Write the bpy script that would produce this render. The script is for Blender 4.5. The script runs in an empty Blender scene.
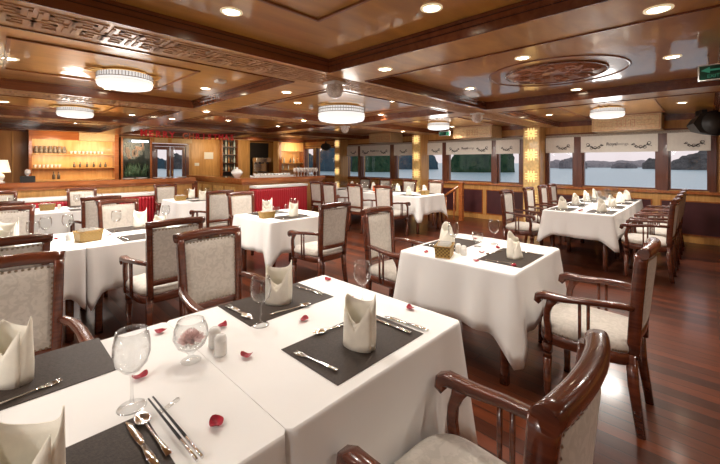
import bpy, bmesh, math, random
from mathutils import Vector, Matrix, noise
random.seed(7)
SC = bpy.context.scene
COL = SC.collection
R = math.radians
PI = math.pi

# ------------------------------------------------------------------ materials
def nt(name):
    m = bpy.data.materials.new(name); m.use_nodes = True
    t = m.node_tree
    b = t.nodes['Principled BSDF']
    return m, t, b

def plain(name, c, rough=.5, metal=0, coat=0, spec=.5, emit=None, es=0, var=0, vs=20, bump=0, bs=60, trans=0):
    m, t, b = nt(name)
    b.inputs['Base Color'].default_value = (*c, 1)
    b.inputs['Roughness'].default_value = rough
    b.inputs['Metallic'].default_value = metal
    b.inputs['Coat Weight'].default_value = coat
    b.inputs['Coat Roughness'].default_value = .08
    b.inputs['Specular IOR Level'].default_value = spec
    b.inputs['Transmission Weight'].default_value = trans
    if emit:
        b.inputs['Emission Color'].default_value = (*emit, 1)
        b.inputs['Emission Strength'].default_value = es
    if var or bump:
        tc = t.nodes.new('ShaderNodeTexCoord')
    if var:
        n = t.nodes.new('ShaderNodeTexNoise'); n.inputs['Scale'].default_value = vs
        n.inputs['Detail'].default_value = 4
        t.links.new(tc.outputs['Object'], n.inputs['Vector'])
        r = t.nodes.new('ShaderNodeValToRGB')
        r.color_ramp.elements[0].position = .35; r.color_ramp.elements[1].position = .65
        r.color_ramp.elements[0].color = (*[x*(1-var) for x in c], 1)
        r.color_ramp.elements[1].color = (*[min(1, x*(1+var)) for x in c], 1)
        t.links.new(n.outputs['Fac'], r.inputs['Fac'])
        t.links.new(r.outputs['Color'], b.inputs['Base Color'])
    if bump:
        n2 = t.nodes.new('ShaderNodeTexNoise'); n2.inputs['Scale'].default_value = bs
        n2.inputs['Detail'].default_value = 3
        t.links.new(tc.outputs['Object'], n2.inputs['Vector'])
        bp = t.nodes.new('ShaderNodeBump'); bp.inputs['Strength'].default_value = bump
        bp.inputs['Distance'].default_value = .01
        t.links.new(n2.outputs['Fac'], bp.inputs['Height'])
        t.links.new(bp.outputs['Normal'], b.inputs['Normal'])
    return m

def wood(name, c1, c2, rough=.25, scale=(2, 30, 30), coat=.6, wav=0, croug=.06):
    m, t, b = nt(name)
    tc = t.nodes.new('ShaderNodeTexCoord'); mp = t.nodes.new('ShaderNodeMapping')
    mp.inputs['Scale'].default_value = scale
    n = t.nodes.new('ShaderNodeTexNoise'); n.inputs['Scale'].default_value = 1
    n.inputs['Detail'].default_value = 6; n.inputs['Distortion'].default_value = .6
    r = t.nodes.new('ShaderNodeValToRGB')
    r.color_ramp.elements[0].position = .3; r.color_ramp.elements[1].position = .7
    r.color_ramp.elements[0].color = (*c1, 1); r.color_ramp.elements[1].color = (*c2, 1)
    t.links.new(tc.outputs['Object'], mp.inputs['Vector']); t.links.new(mp.outputs['Vector'], n.inputs['Vector'])
    t.links.new(n.outputs['Fac'], r.inputs['Fac']); t.links.new(r.outputs['Color'], b.inputs['Base Color'])
    b.inputs['Roughness'].default_value = rough
    b.inputs['Coat Weight'].default_value = coat; b.inputs['Coat Roughness'].default_value = croug
    if wav:
        w = t.nodes.new('ShaderNodeTexNoise'); w.inputs['Scale'].default_value = wav
        t.links.new(tc.outputs['Object'], w.inputs['Vector'])
        bp = t.nodes.new('ShaderNodeBump'); bp.inputs['Strength'].default_value = .12; bp.inputs['Distance'].default_value = .02
        t.links.new(w.outputs['Fac'], bp.inputs['Height'])
        t.links.new(bp.outputs['Normal'], b.inputs['Normal']); t.links.new(bp.outputs['Normal'], b.inputs['Coat Normal'])
    return m

def glassmat(name, tint=(1, 1, 1), ior=1.45, rough=0.0, gain=1.0):
    m = bpy.data.materials.new(name); m.use_nodes = True
    t = m.node_tree; t.nodes.clear()
    o = t.nodes.new('ShaderNodeOutputMaterial'); mx = t.nodes.new('ShaderNodeMixShader')
    tr = t.nodes.new('ShaderNodeBsdfTransparent'); gl = t.nodes.new('ShaderNodeBsdfGlossy')
    fr = t.nodes.new('ShaderNodeLayerWeight'); pw = t.nodes.new('ShaderNodeMath'); pw.operation = 'POWER'; pw.inputs[1].default_value = 3.0
    ml = t.nodes.new('ShaderNodeMath'); ml.operation = 'MULTIPLY_ADD'; ml.inputs[1].default_value = .8*gain; ml.inputs[2].default_value = .03*gain; ml.use_clamp = True
    tr.inputs['Color'].default_value = (*tint, 1); gl.inputs['Roughness'].default_value = rough
    t.links.new(fr.outputs['Facing'], pw.inputs[0]); t.links.new(pw.outputs[0], ml.inputs[0]); t.links.new(ml.outputs[0], mx.inputs[0])
    t.links.new(tr.outputs[0], mx.inputs[1]); t.links.new(gl.outputs[0], mx.inputs[2]); t.links.new(mx.outputs[0], o.inputs[0])
    return m

M = {}
M['ceil'] = wood('ceiling_varnish', (.41, .188, .036), (.60, .29, .062), .3, (1.5, 7, 7), .8, 5, .05)
M['band'] = wood('ceiling_band_wood', (.43, .205, .046), (.62, .31, .075), .38, (3, 8, 8), .4, 0, .12)
M['mold'] = wood('dark_molding', (.14, .038, .015), (.22, .066, .025), .25, (2, 20, 20), .6)
M['bead'] = wood('ceiling_bead', (.22, .075, .028), (.32, .12, .045), .3, (2, 20, 20), .5)
M['fret'] = wood('fret_wood', (.46, .25, .11), (.6, .35, .17), .5, (8, 30, 30), .05)
M['mahog'] = wood('chair_mahogany', (.058, .014, .007), (.14, .034, .014), .26, (6, 6, 40), .6)
M['oak'] = wood('golden_wood', (.44, .21, .055), (.62, .33, .10), .4, (20, 20, 2), .12)
M['shelfwood'] = wood('cabinet_wood', (.72, .36, .11), (.88, .52, .2), .35, (14, 14, 1.5), .3)
M['brown'] = wood('brown_wall_wood', (.33, .145, .045), (.43, .20, .07), .5, (14, 14, 1.5), .05)
M['counter'] = wood('counter_wood', (.28, .075, .02), (.46, .15, .04), .25, (2, 20, 20), .7)
M['post'] = wood('window_post_wood', (.085, .025, .014), (.16, .045, .022), .3, (20, 20, 2), .5)
M['burg'] = plain('burgundy_panel', (.060, .014, .016), .45, var=.12, vs=6)
M['cream_panel'] = plain('pale_carved_panel', (.55, .38, .2), .4, var=.15, vs=40, bump=.4, bs=50)
M['cloth'] = plain('white_tablecloth', (.84, .83, .81), .8, spec=.2, var=.02, vs=3, bump=.05, bs=9)
M['napkin'] = plain('cream_napkin', (.88, .84, .73), .85, spec=.2, var=.03, vs=30, bump=.1, bs=200)
M['mat'] = plain('charcoal_placemat', (.042, .030, .023), .58, spec=.25, var=.2, vs=120, bump=.15, bs=300)
M['skirt'] = plain('red_satin_skirt', (.42, .012, .022), .4, spec=.5)
M['steel'] = plain('cutlery_steel', (.72, .71, .69), .16, 1)
M['black'] = plain('black_plastic', (.012, .012, .013), .4)
M['white'] = plain('white_ceramic', (.8, .79, .76), .25, coat=.5)
M['petal'] = plain('red_petal', (.33, .006, .022), .45, var=.25, vs=90)
M['pink'] = plain('pink_flower', (1.0, .74, .73), .5, var=.12, vs=80)
M['basket'] = plain('woven_basket', (.38, .22, .055), .5, var=.45, vs=160, bump=.5, bs=160)
M['gold'] = plain('gold_metal', (.85, .55, .2), .28, 1)
M['brass_stud'] = plain('pewter_studs', (.34, .27, .20), .3, 1)
M['glass'] = glassmat('clear_glass', (.965, .97, .97), 1.45, .0, 1.2)
M['pane'] = glassmat('window_pane', (.97, .98, .985), 1.4, .0, .5)
M['globe'] = plain('frosted_glass', (.75, .7, .66), .15, coat=.5, var=.25, vs=90, bump=.6, bs=90)
M['lampglow'] = plain('lamp_diffuser', (.25, .25, .25), .4, emit=(1, .97, .93), es=.92)
M['lampband'] = plain('lamp_crystal_band', (.25, .24, .23), .3, emit=(1, .96, .92), es=.74, var=.2, vs=60)
M['spot'] = plain('downlight_glow', (1, .9, .75), .3, emit=(1, .86, .62), es=26)
M['ringm'] = plain('downlight_ring', (.8, .68, .5), .3, emit=(1, .8, .5), es=.5)
M['shade'] = plain('lamp_shade', (.9, .82, .66), .8, emit=(1, .85, .62), es=.75)
M['blind'] = plain('cream_blind', (.80, .76, .69), .8, var=.03, vs=20)
M['ink'] = plain('dark_print', (.03, .022, .02), .7)
M['ink2'] = plain('grey_print', (.2, .16, .14), .7)
M['pelmet'] = plain('pelmet_lace', (.42, .35, .28), .6, var=.3, vs=60)
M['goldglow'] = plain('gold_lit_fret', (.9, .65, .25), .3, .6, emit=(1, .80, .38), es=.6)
M['goldpanel'] = plain('gold_pillar_panel', (.82, .57, .22), .35, .1, coat=.5, var=.15, vs=14, bump=.3, bs=20)
M['exit_g'] = plain('sign_green', (.006, .05, .03), .35)
M['exit_t'] = plain('sign_letter', (.03, .22, .14), .4, emit=(.15, .8, .5), es=.1)
M['exit_p'] = plain('sign_green_light', (.05, .25, .14), .35, emit=(.05, .4, .2), es=.15)
M['alu'] = plain('sign_frame', (.75, .74, .72), .35, .3)
M['redletter'] = plain('red_foil_letter', (.6, .02, .03), .3, .3, emit=(1, .03, .03), es=.06)
M['dark'] = plain('dark_recess', (.02, .016, .014), .5)
M['teal'] = plain('aquarium_dark', (.02, .035, .03), .2, coat=.8)
M['leaf'] = plain('plant_leaf', (.08, .16, .09), .5, var=.5, vs=30)
M['tube'] = plain('light_tube', (.9, .95, 1), .3, emit=(.85, .93, 1), es=5)
M['bottle'] = plain('bottle_dark', (.07, .04, .02), .12, coat=.6)
M['bottle2'] = plain('bottle_amber', (.4, .16, .04), .12, coat=.6)
M['bottleg'] = plain('bottle_pale', (.55, .6, .55), .12, coat=.6)
M['patt'] = plain('patterned_vase', (.22, .17, .13), .3, var=.9, vs=60)
M['paper'] = plain('paper_white', (.72, .70, .66), .7)
M['orangep'] = plain('orange_box', (.75, .16, .05), .5)
M['copper'] = wood('carved_wood', (.34, .12, .05), (.62, .28, .14), .35, (30, 30, 30), .5)

def fabric():
    m, t, b = nt('damask_fabric')
    tc = t.nodes.new('ShaderNodeTexCoord')
    n = t.nodes.new('ShaderNodeTexNoise'); n.inputs['Scale'].default_value = 26; n.inputs['Detail'].default_value = 3; n.inputs['Distortion'].default_value = 1.6
    t.links.new(tc.outputs['Object'], n.inputs['Vector'])
    r = t.nodes.new('ShaderNodeValToRGB'); r.color_ramp.elements[0].position = .44; r.color_ramp.elements[1].position = .56
    r.color_ramp.elements[0].color = (.46, .415, .36, 1); r.color_ramp.elements[1].color = (.54, .49, .43, 1)
    t.links.new(n.outputs['Fac'], r.inputs['Fac']); t.links.new(r.outputs['Color'], b.inputs['Base Color'])
    b.inputs['Roughness'].default_value = .62; b.inputs['Sheen Weight'].default_value = .3
    bp = t.nodes.new('ShaderNodeBump'); bp.inputs['Strength'].default_value = .15; bp.inputs['Distance'].default_value = .004
    t.links.new(n.outputs['Fac'], bp.inputs['Height']); t.links.new(bp.outputs['Normal'], b.inputs['Normal'])
    return m
M['fabric'] = fabric()

def floor_mat():
    m, t, b = nt('plank_floor')
    tc = t.nodes.new('ShaderNodeTexCoord'); mp = t.nodes.new('ShaderNodeMapping')
    mp.inputs['Rotation'].default_value = (0, 0, R(90)); mp.inputs['Location'].default_value = (.13+2.4, 0, 0)
    br = t.nodes.new('ShaderNodeTexBrick')
    br.offset = .5; br.inputs['Scale'].default_value = 1; br.inputs['Brick Width'].default_value = 1.3
    br.inputs['Row Height'].default_value = .092; br.inputs['Mortar Size'].default_value = .0035; br.inputs['Mortar Smooth'].default_value = .1
    br.inputs['Color1'].default_value = (.034, .009, .004, 1); br.inputs['Color2'].default_value = (.125, .030, .010, 1)
    br.inputs['Mortar'].default_value = (.012, .004, .003, 1)
    t.links.new(tc.outputs['Object'], mp.inputs['Vector']); t.links.new(mp.outputs['Vector'], br.inputs['Vector'])
    m2 = t.nodes.new('ShaderNodeMapping'); m2.inputs['Scale'].default_value = (14, 1.6, 1)
    n = t.nodes.new('ShaderNodeTexNoise'); n.inputs['Scale'].default_value = 2; n.inputs['Detail'].default_value = 6
    t.links.new(tc.outputs['Object'], m2.inputs['Vector']); t.links.new(m2.outputs['Vector'], n.inputs['Vector'])
    r = t.nodes.new('ShaderNodeValToRGB'); r.color_ramp.elements[0].color = (.78, .75, .75, 1); r.color_ramp.elements[1].color = (1.2, 1.2, 1.2, 1)
    r.color_ramp.elements[0].position = .3; r.color_ramp.elements[1].position = .7
    t.links.new(n.outputs['Fac'], r.inputs['Fac'])
    mx = t.nodes.new('ShaderNodeMix'); mx.data_type = 'RGBA'; mx.blend_type = 'MULTIPLY'; mx.inputs[0].default_value = 1
    t.links.new(br.outputs['Color'], mx.inputs[6]); t.links.new(r.outputs['Color'], mx.inputs[7])
    t.links.new(mx.outputs[2], b.inputs['Base Color'])
    b.inputs['Roughness'].default_value = .32; b.inputs['Specular IOR Level'].default_value = .35; b.inputs['Coat Weight'].default_value = .28; b.inputs['Coat Roughness'].default_value = .12
    bp = t.nodes.new('ShaderNodeBump'); bp.inputs['Strength'].default_value = .4; bp.inputs['Distance'].default_value = .003; bp.invert = True
    t.links.new(br.outputs['Fac'], bp.inputs['Height'])
    t.links.new(bp.outputs['Normal'], b.inputs['Normal']); t.links.new(bp.outputs['Normal'], b.inputs['Coat Normal'])
    return m
M['floor'] = floor_mat()

def weave_mat():
    m, t, b = nt('basket_weave')
    tc = t.nodes.new('ShaderNodeTexCoord')
    ch = t.nodes.new('ShaderNodeTexChecker'); ch.inputs['Scale'].default_value = 95
    ch.inputs['Color1'].default_value = (.50, .33, .09, 1); ch.inputs['Color2'].default_value = (.20, .11, .03, 1)
    t.links.new(tc.outputs['Object'], ch.inputs['Vector']); t.links.new(ch.outputs['Color'], b.inputs['Base Color'])
    b.inputs['Roughness'].default_value = .45
    return m
M['weave'] = weave_mat()

def karst_mat(name, c, c2):
    m, t, b = nt(name)
    tc = t.nodes.new('ShaderNodeTexCoord'); n = t.nodes.new('ShaderNodeTexNoise'); n.inputs['Scale'].default_value = .35; n.inputs['Detail'].default_value = 8
    n.inputs['Roughness'].default_value = .75
    t.links.new(tc.outputs['Object'], n.inputs['Vector'])
    r = t.nodes.new('ShaderNodeValToRGB'); r.color_ramp.elements[0].position = .38; r.color_ramp.elements[1].position = .62
    r.color_ramp.elements[0].color = (*c, 1); r.color_ramp.elements[1].color = (*c2, 1)
    t.links.new(n.outputs['Fac'], r.inputs['Fac']); t.links.new(r.outputs['Color'], b.inputs['Base Color'])
    b.inputs['Roughness'].default_value = 1; b.inputs['Specular IOR Level'].default_value = .05
    return m
M['k_far'] = karst_mat('hazy_far_karst', (.26, .235, .25), (.40, .35, .36))  # distance haze is put into the karst colours, palest for far islands
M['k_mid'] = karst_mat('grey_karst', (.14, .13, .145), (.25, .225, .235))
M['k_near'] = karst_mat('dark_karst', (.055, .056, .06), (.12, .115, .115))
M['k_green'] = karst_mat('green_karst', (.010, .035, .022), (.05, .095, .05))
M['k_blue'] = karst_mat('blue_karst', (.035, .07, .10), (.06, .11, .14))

def water_mat():
    m, t, b = nt('bay_water')
    b.inputs['Base Color'].default_value = (.42, .55, .60, 1); b.inputs['Roughness'].default_value = .35
    tc = t.nodes.new('ShaderNodeTexCoord'); n = t.nodes.new('ShaderNodeTexNoise'); n.inputs['Scale'].default_value = .5; n.inputs['Detail'].default_value = 5
    t.links.new(tc.outputs['Object'], n.inputs['Vector'])
    bp = t.nodes.new('ShaderNodeBump'); bp.inputs['Strength'].default_value = .5; bp.inputs['Distance'].default_value = .3
    t.links.new(n.outputs['Fac'], bp.inputs['Height']); t.links.new(bp.outputs['Normal'], b.inputs['Normal'])
    return m
M['water'] = water_mat()

# ------------------------------------------------------------------ mesh helpers
class MB:
    def __init__(s): s.b = bmesh.new()
    def box(s, x0, x1, y0, y1, z0, z1, bev=0, mtx=None):
        r = bmesh.ops.create_cube(s.b, size=1)
        mt = Matrix.Translation(((x0+x1)/2, (y0+y1)/2, (z0+z1)/2)) @ Matrix.Diagonal((abs(x1-x0), abs(y1-y0), abs(z1-z0), 1))
        if mtx: mt = mtx @ mt
        bmesh.ops.transform(s.b, matrix=mt, verts=r['verts'])
        if bev:
            es = list({e for v in r['verts'] for e in v.link_edges})
            bmesh.ops.bevel(s.b, geom=es, offset=bev, segments=2, affect='EDGES', clamp_overlap=True)
        return s
    def sweep(s, pts, prof, up=(0, 0, 1), cap=True, smooth=True, side=None):
        """pts: list of points; prof: function i -> list of (a,b) offsets; a along side, b along normal"""
        P = [Vector(p) for p in pts]; rings = []
        for i, p in enumerate(P):
            t = (P[min(i+1, len(P)-1)]-P[max(i-1, 0)]).normalized()
            if side is not None: sd = Vector(side); sd = (sd - t*sd.dot(t)).normalized()
            else: sd = t.cross(Vector(up)).normalized()
            nn = sd.cross(t).normalized()
            rings.append([s.b.verts.new(p+sd*a+nn*b) for a, b in prof(i)])
        n = len(rings[0])
        for r0, r1 in zip(rings, rings[1:]):
            for k in range(n):
                f = s.b.faces.new((r0[k], r0[(k+1) % n], r1[(k+1) % n], r1[k])); f.smooth = smooth
        if cap:
            s.b.faces.new(rings[0][::-1]); s.b.faces.new(rings[-1])
        return s
    def tube(s, pts, rad, n=10, **k):
        f = rad if callable(rad) else (lambda i: rad)
        kk = dict(up=(0, 0, 1)); kk.update(k)
        return s.sweep(pts, lambda i: [(f(i)*math.cos(2*PI*q/n), f(i)*math.sin(2*PI*q/n)) for q in range(n)], **kk)
    def bar(s, pts, w, h, **k):
        """rectangular rounded section"""
        def pr(i):
            ww = (w(i) if callable(w) else w)/2; hh = (h(i) if callable(h) else h)/2; c = min(ww, hh)*.35
            return [(ww, -hh+c), (ww, hh-c), (ww-c, hh), (-ww+c, hh), (-ww, hh-c), (-ww, -hh+c), (-ww+c, -hh), (ww-c, -hh)]
        return s.sweep(pts, pr, **k)
    def lathe(s, prof, n=24, c=(0, 0, 0), fx=1, smooth=True):
        rings = []
        for r, z in prof:
            if r < 1e-5: rings.append([s.b.verts.new((c[0], c[1], c[2]+z))])
            else: rings.append([s.b.verts.new((c[0]+r*math.cos(2*PI*k/n)*fx, c[1]+r*math.sin(2*PI*k/n), c[2]+z)) for k in range(n)])
        for a, b in zip(rings, rings[1:]):
            for k in range(n):
                k2 = (k+1) % n
                if len(a) == 1 and len(b) == 1: continue
                if len(a) == 1: f = s.b.faces.new((a[0], b[k2], b[k]))
                elif len(b) == 1: f = s.b.faces.new((a[k], a[k2], b[0]))
                else: f = s.b.faces.new((a[k], a[k2], b[k2], b[k]))
                f.smooth = smooth
        return s
    def grid(s, fn, nu, nv, smooth=True, closed=False):
        V = [[s.b.verts.new(fn(u/(nu if closed else nu-1), v/(nv-1))) for u in range(nu)] for v in range(nv)]
        for v in range(nv-1):
            for u in range(nu if closed else nu-1):
                u2 = (u+1) % nu
                f = s.b.faces.new((V[v][u], V[v][u2], V[v+1][u2], V[v+1][u])); f.smooth = smooth
        return V
    def xf(s, mtx): bmesh.ops.transform(s.b, matrix=mtx, verts=s.b.verts); return s
    def build(s, name, mat, parent=None, loc=None, fix=True):
        if fix: bmesh.ops.recalc_face_normals(s.b, faces=s.b.faces)
        me = bpy.data.meshes.new(name); s.b.to_mesh(me); s.b.free()
        me.materials.append(M[mat] if isinstance(mat, str) else mat)
        o = bpy.data.objects.new(name, me); COL.objects.link(o)
        if parent: o.parent = parent
        if loc: o.location = loc
        return o

def tag(o, label=None, cat=None, group=None, kind=None):
    if label: o['label'] = label
    if cat: o['category'] = cat
    if group: o['group'] = group
    if kind: o['kind'] = kind
    return o
def thing(name, label, cat, loc=(0, 0, 0), rz=0, group=None):
    o = bpy.data.objects.new(name, None); COL.objects.link(o); o.empty_display_size = .1
    o.location = loc; o.rotation_euler = (0, 0, rz)
    return tag(o, label, cat, group)
def struct(o): o['kind'] = 'structure'; return o
def sroot(name, loc=(0, 0, 0)):
    o = bpy.data.objects.new(name, None); COL.objects.link(o); o.location = loc; o['kind'] = 'structure'; return o
def copy_tree(o, parent=None):
    c = o.copy(); COL.objects.link(c)
    if parent: c.parent = parent
    for ch in KIDS.get(o.name, []): copy_tree(ch, c)
    return c
KIDS = {}
def index_kids(o):
    ks = [x for x in bpy.data.objects if x.parent == o]
    KIDS[o.name] = ks
    for k in ks: index_kids(k)
class Proto:
    """first use moves the built thing itself, later uses copy it"""
    def __init__(s, root): s.r = root; s.used = False; index_kids(root)
    def put(s, loc, rz=0, label=None, group=None, scale=None):
        if not s.used: s.used = True; o = s.r
        else: o = copy_tree(s.r)
        o.location = loc; o.rotation_euler = (0, 0, rz)
        if scale: o.scale = scale
        if label: o['label'] = label
        if group: o['group'] = group
        return o
def text_mesh(name, body, size, mat, parent, mtx, ext=.002, bold=0, spacing=1):
    cu = bpy.data.curves.new(name, 'FONT'); cu.body = body; cu.size = size; cu.extrude = ext; cu.offset = bold
    cu.align_x = 'CENTER'; cu.align_y = 'CENTER'; cu.space_character = spacing
    to = bpy.data.objects.new(name+'_curve', cu); COL.objects.link(to)
    bpy.context.view_layer.update()
    dg = bpy.context.evaluated_depsgraph_get()
    me = bpy.data.meshes.new_from_object(to.evaluated_get(dg))
    bpy.data.objects.remove(to)
    me.transform(mtx); me.materials.clear(); me.materials.append(M[mat])
    o = bpy.data.objects.new(name, me); COL.objects.link(o)
    if parent: o.parent = parent
    return o
FACE_MX = Matrix(((0, 0, -1, 0), (-1, 0, 0, 0), (0, 1, 0, 0), (0, 0, 0, 1)))   # text facing -X, reading toward -Y
FACE_MY = Matrix(((1, 0, 0, 0), (0, 0, -1, 0), (0, 1, 0, 0), (0, 0, 0, 1)))    # text facing -Y, reading toward +X

# ------------------------------------------------------------------ room shell
XW, YB = 8.8, 12.4           # window wall, back wall
X0, Y0 = -3.2, -2.2
ZC, ZB = 2.32, 2.225
struct(MB().box(X0, XW+.15, Y0, YB+.15, -.12, 0).build('floor', 'floor'))
ce = struct(MB().box(X0, XW+.15, Y0, YB+.15, ZC, ZC+.12).build('ceiling', 'ceil'))
xb = [(-1.0, -.55), (2.06, 2.5), (5.1, 5.56), (XW-.04, XW)]
yb = [(-.62, -.12), (2.36, 2.86), (5.3, 5.84), (8.3, 8.8), (11.4, 11.75)]
mb = MB()
for a, b in yb: mb.box(X0, XW, a, b, ZB, ZC)
ys = [Y0]+[v for p in yb for v in p]+[YB]
for a, b in xb:
    for k in range(0, len(ys), 2):
        if ys[k+1]-ys[k] > .05: mb.box(a, b, ys[k], ys[k+1], ZB, ZC)
mb.build('ceiling_band', 'band', ce)
# moldings inside every coffer
xe = [X0]+[v for p in xb for v in p]
cx = [(xe[i], xe[i+1]) for i in range(0, len(xe)-1, 2)]
cy = [(ys[i], ys[i+1]) for i in range(0, len(ys), 2)]
for (a, b) in cx:
    for (c, d) in cy:
        if b-a < .5 or d-c < .5: continue
        mb = MB()
        for w, z0, z1 in ((.018, ZB-.008, ZB+.045), (.035, ZB+.045, ZB+.075), (.055, ZB+.075, ZC)):
            mb.box(a, a+w, c, d, z0, z1, .004); mb.box(b-w, b, c, d, z0, z1, .004)
            mb.box(a+w, b-w, c, c+w, z0, z1, .004); mb.box(a+w, b-w, d-w, d, z0, z1, .004)
        mb.build('coffer_molding', 'mold', ce)
        # raised inner rectangle
        mx, my = (a+b)/2, (c+d)/2
        if b-a > 1.5 and d-c > 1.5 and not (3 < mx < 4.5 and my < 2):
            mb = MB(); h = .60
            hx = .66 if mx < 3 else .95
            if 3 < mx < 4.5: hx = .9; h = .9
            mb.box(mx-hx, mx-hx+.022, my-h, my+h, ZC-.014, ZC, .003); mb.box(mx+hx-.022, mx+hx, my-h, my+h, ZC-.014, ZC, .003)
            mb.box(mx-hx+.022, mx+hx-.022, my-h, my-h+.022, ZC-.014, ZC, .003); mb.box(mx-hx+.022, mx+hx-.022, my+h-.022, my+h, ZC-.014, ZC, .003)
            mb.build('panel_bead', 'bead', ce)
# fretwork strips along the bands that run in X
def key_cell(mb, x, y, s, z0, z1, flip):
    w = s*.12
    L = [((0, 0), (.9, 0)), ((.0, .3), (.6, .3)), ((.9, .3), (.9, .95)), ((.3, .62), (.6, .62)), ((0, .3), (0, .95)), ((.3, .95), (.6, .95)), ((.6, .3), (.6, .62))]
    for (p, q), (r_, t_) in L:
        if flip: p, r_ = 1-p, 1-r_
        xa, xb_ = sorted((x+p*s, x+r_*s)); ya, yb_ = sorted((y+q*s, y+t_*s))
        mb.box(xa-w/2, xb_+w/2, ya-w/2, yb_+w/2, z0, z1)
for (a, b) in yb[1:4]:
    mb = MB(); s = .15; yc = (a+b)/2
    k = 0; x = -.3
    while x < XW-.2:
        for r_ in (0, 1): key_cell(mb, x, yc-.155+r_*.16, s, ZB-.006, ZB, (k+r_) % 2)
        x += .16; k += 1
    mb.build('fretwork_strip', 'fret', ce)

# window wall
gl = [(-.02, .52), (.69, 1.91), (2.08, 2.60), (3.21, 3.74), (3.89, 5.13), (5.29, 5.85), (6.25, 6.95), (7.15, 8.40), (8.55, 9.12), (9.6, 10.79), (10.98, 11.5)]
ZS, ZT = .93, 1.985
mb = MB()
mb.box(XW, XW+.15, Y0, YB, 0, ZS); mb.box(XW, XW+.15, Y0, YB, ZT, ZC)
prev = Y0
for a, b in gl:
    mb.box(XW, XW+.15, prev, a, ZS, ZT); prev = b
mb.box(XW, XW+.15, prev, YB, ZS, ZT)
wr = struct(mb.build('wall_right', 'oak'))
mb = MB()   # burgundy wainscot panels
pn = [(-1.9, -.9), (-.75, .62), (.78, 1.62), (1.75, 2.55), (3.05, 4.02), (4.15, 4.75), (4.9, 5.7), (6.1, 7.0), (7.15, 8.0), (8.15, 9.0), (9.4, 10.3)]
for a, b in pn: mb.box(XW-.012, XW+.01, a, b, .15, .73)
mb.build('burgundy_panel', 'burg', wr)
mb = MB()
for a, b in pn:
    for (p, q, r_, t_) in ((a-.02, b+.02, .13, .15), (a-.02, b+.02, .73, .75), (a-.02, a, .15, .73), (b, b+.02, .15, .73)):
        mb.box(XW-.02, XW, p, q, r_, t_, .003)
mb.build('panel_molding', 'counter', wr)
struct(MB().box(XW-.05, XW, Y0, YB, ZS-.06, ZS-.01, .006).build('trim_1', 'counter'))
struct(MB().box(XW-.025, XW, Y0, YB, 0, .10, .004).build('baseboard_right', 'oak'))
struct(MB().box(XW-.04, XW, Y0, YB-.01, ZC-.05, ZC, .006).box(XW-.03, XW, Y0, YB-.01, ZT+.055, ZT+.085, .004).build('trim_2', 'mold'))
for i, (a, b) in enumerate(gl):
    w = sroot('window_%d' % (i+1), (XW, (a+b)/2, ZS)); h = (b-a)/2; H = ZT-ZS
    f = .028
    MB().box(.0, .09, -h, -h+f, 0, H, .003).box(.0, .09, h-f, h, 0, H, .003).box(.0, .09, -h+f, h-f, 0, f, .003).box(.0, .09, -h+f, h-f, H-f, H, .003).build('window_frame', 'post', w)
    MB().box(.05, .056, -h+f, h-f, f, H-f).build('window_pane', 'pane', w)
mb = MB()
mb.box(X0-.15, X0, Y0, YB, 0, ZS).box(X0-.15, X0, Y0, YB, ZT, ZC)
prev = Y0
for a, b in [(-1.6, .2), (.6, 2.6), (3.2, 5.4), (6.2, 8.4), (9.4, 11.4)]:
    mb.box(X0-.15, X0, prev, a, ZS, ZT); prev = b
mb.box(X0-.15, X0, prev, YB, ZS, ZT)
struct(mb.build('wall_left', 'oak'))
struct(MB().box(X0-.15, XW+.15, Y0-.15, Y0, 0, ZC).build('wall_front', 'oak'))
# dark posts between the panes
edges = [(-.11, -.02)]+[(gl[i][1], gl[i+1][0]) for i in range(len(gl)-1)]+[(11.5, 11.66)]
mb = MB()
for a, b in edges:
    if b-a > .3:
        mb.box(XW-.05, XW, a, a+.14, ZS-.01, ZT, .006); mb.box(XW-.05, XW, b-.14, b, ZS-.01, ZT, .006)
    else: mb.box(XW-.05, XW, a, b, ZS-.01, ZT, .006)
mb.build('window_post', 'post', wr)
# carved pale panels and dark blocks on the header
for k, (a, b) in enumerate(((.58, 1.62), (3.62, 4.62), (6.65, 7.5))):
    mb = MB().box(8.16, XW-.045, a, b, 2.035, ZC-.005, .005)
    t = struct(mb.build('trim_%d' % (k+3), 'cream_panel'))
    mb = MB(); xx = 8.16
    for z in (2.05, 2.285): mb.box(xx-.006, xx, a+.02, b-.02, z, z+.008)
    for y in (a+.02, b-.028): mb.box(xx-.006, xx, y, y+.008, 2.058, 2.285)
    c = (a+b)/2
    for q in (-.13, -.07, .0, .07, .13):
        for zz in (2.10, 2.16, 2.22): mb.box(xx-.006, xx, c+q-.02, c+q+.02, zz, zz+.008)
        mb.box(xx-.006, xx, c+q-.022, c+q-.014, 2.10, 2.228)
    for q in (-.3, .3):
        for zz in (2.12, 2.20): mb.box(xx-.006, xx, c+q-.12, c+q+.12, zz, zz+.006)
    mb.build('carving', 'copper', t)
for k, y in enumerate((3.78, 7.0)):
    struct(MB().box(XW-.14, XW-.02, y-.12, y+.10, 2.06, 2.285, .006).build('trim_%d' % (k+6), 'mold'))
struct(MB().box(XW-.035, XW-.002, -.12, 2.62, ZT, ZT+.05).box(XW-.035, XW-.002, 3.1, 5.9, ZT, ZT+.05).box(XW-.035, XW-.002, 6.1, 9.2, ZT, ZT+.05).build('trim_8', 'pelmet'))

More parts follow.
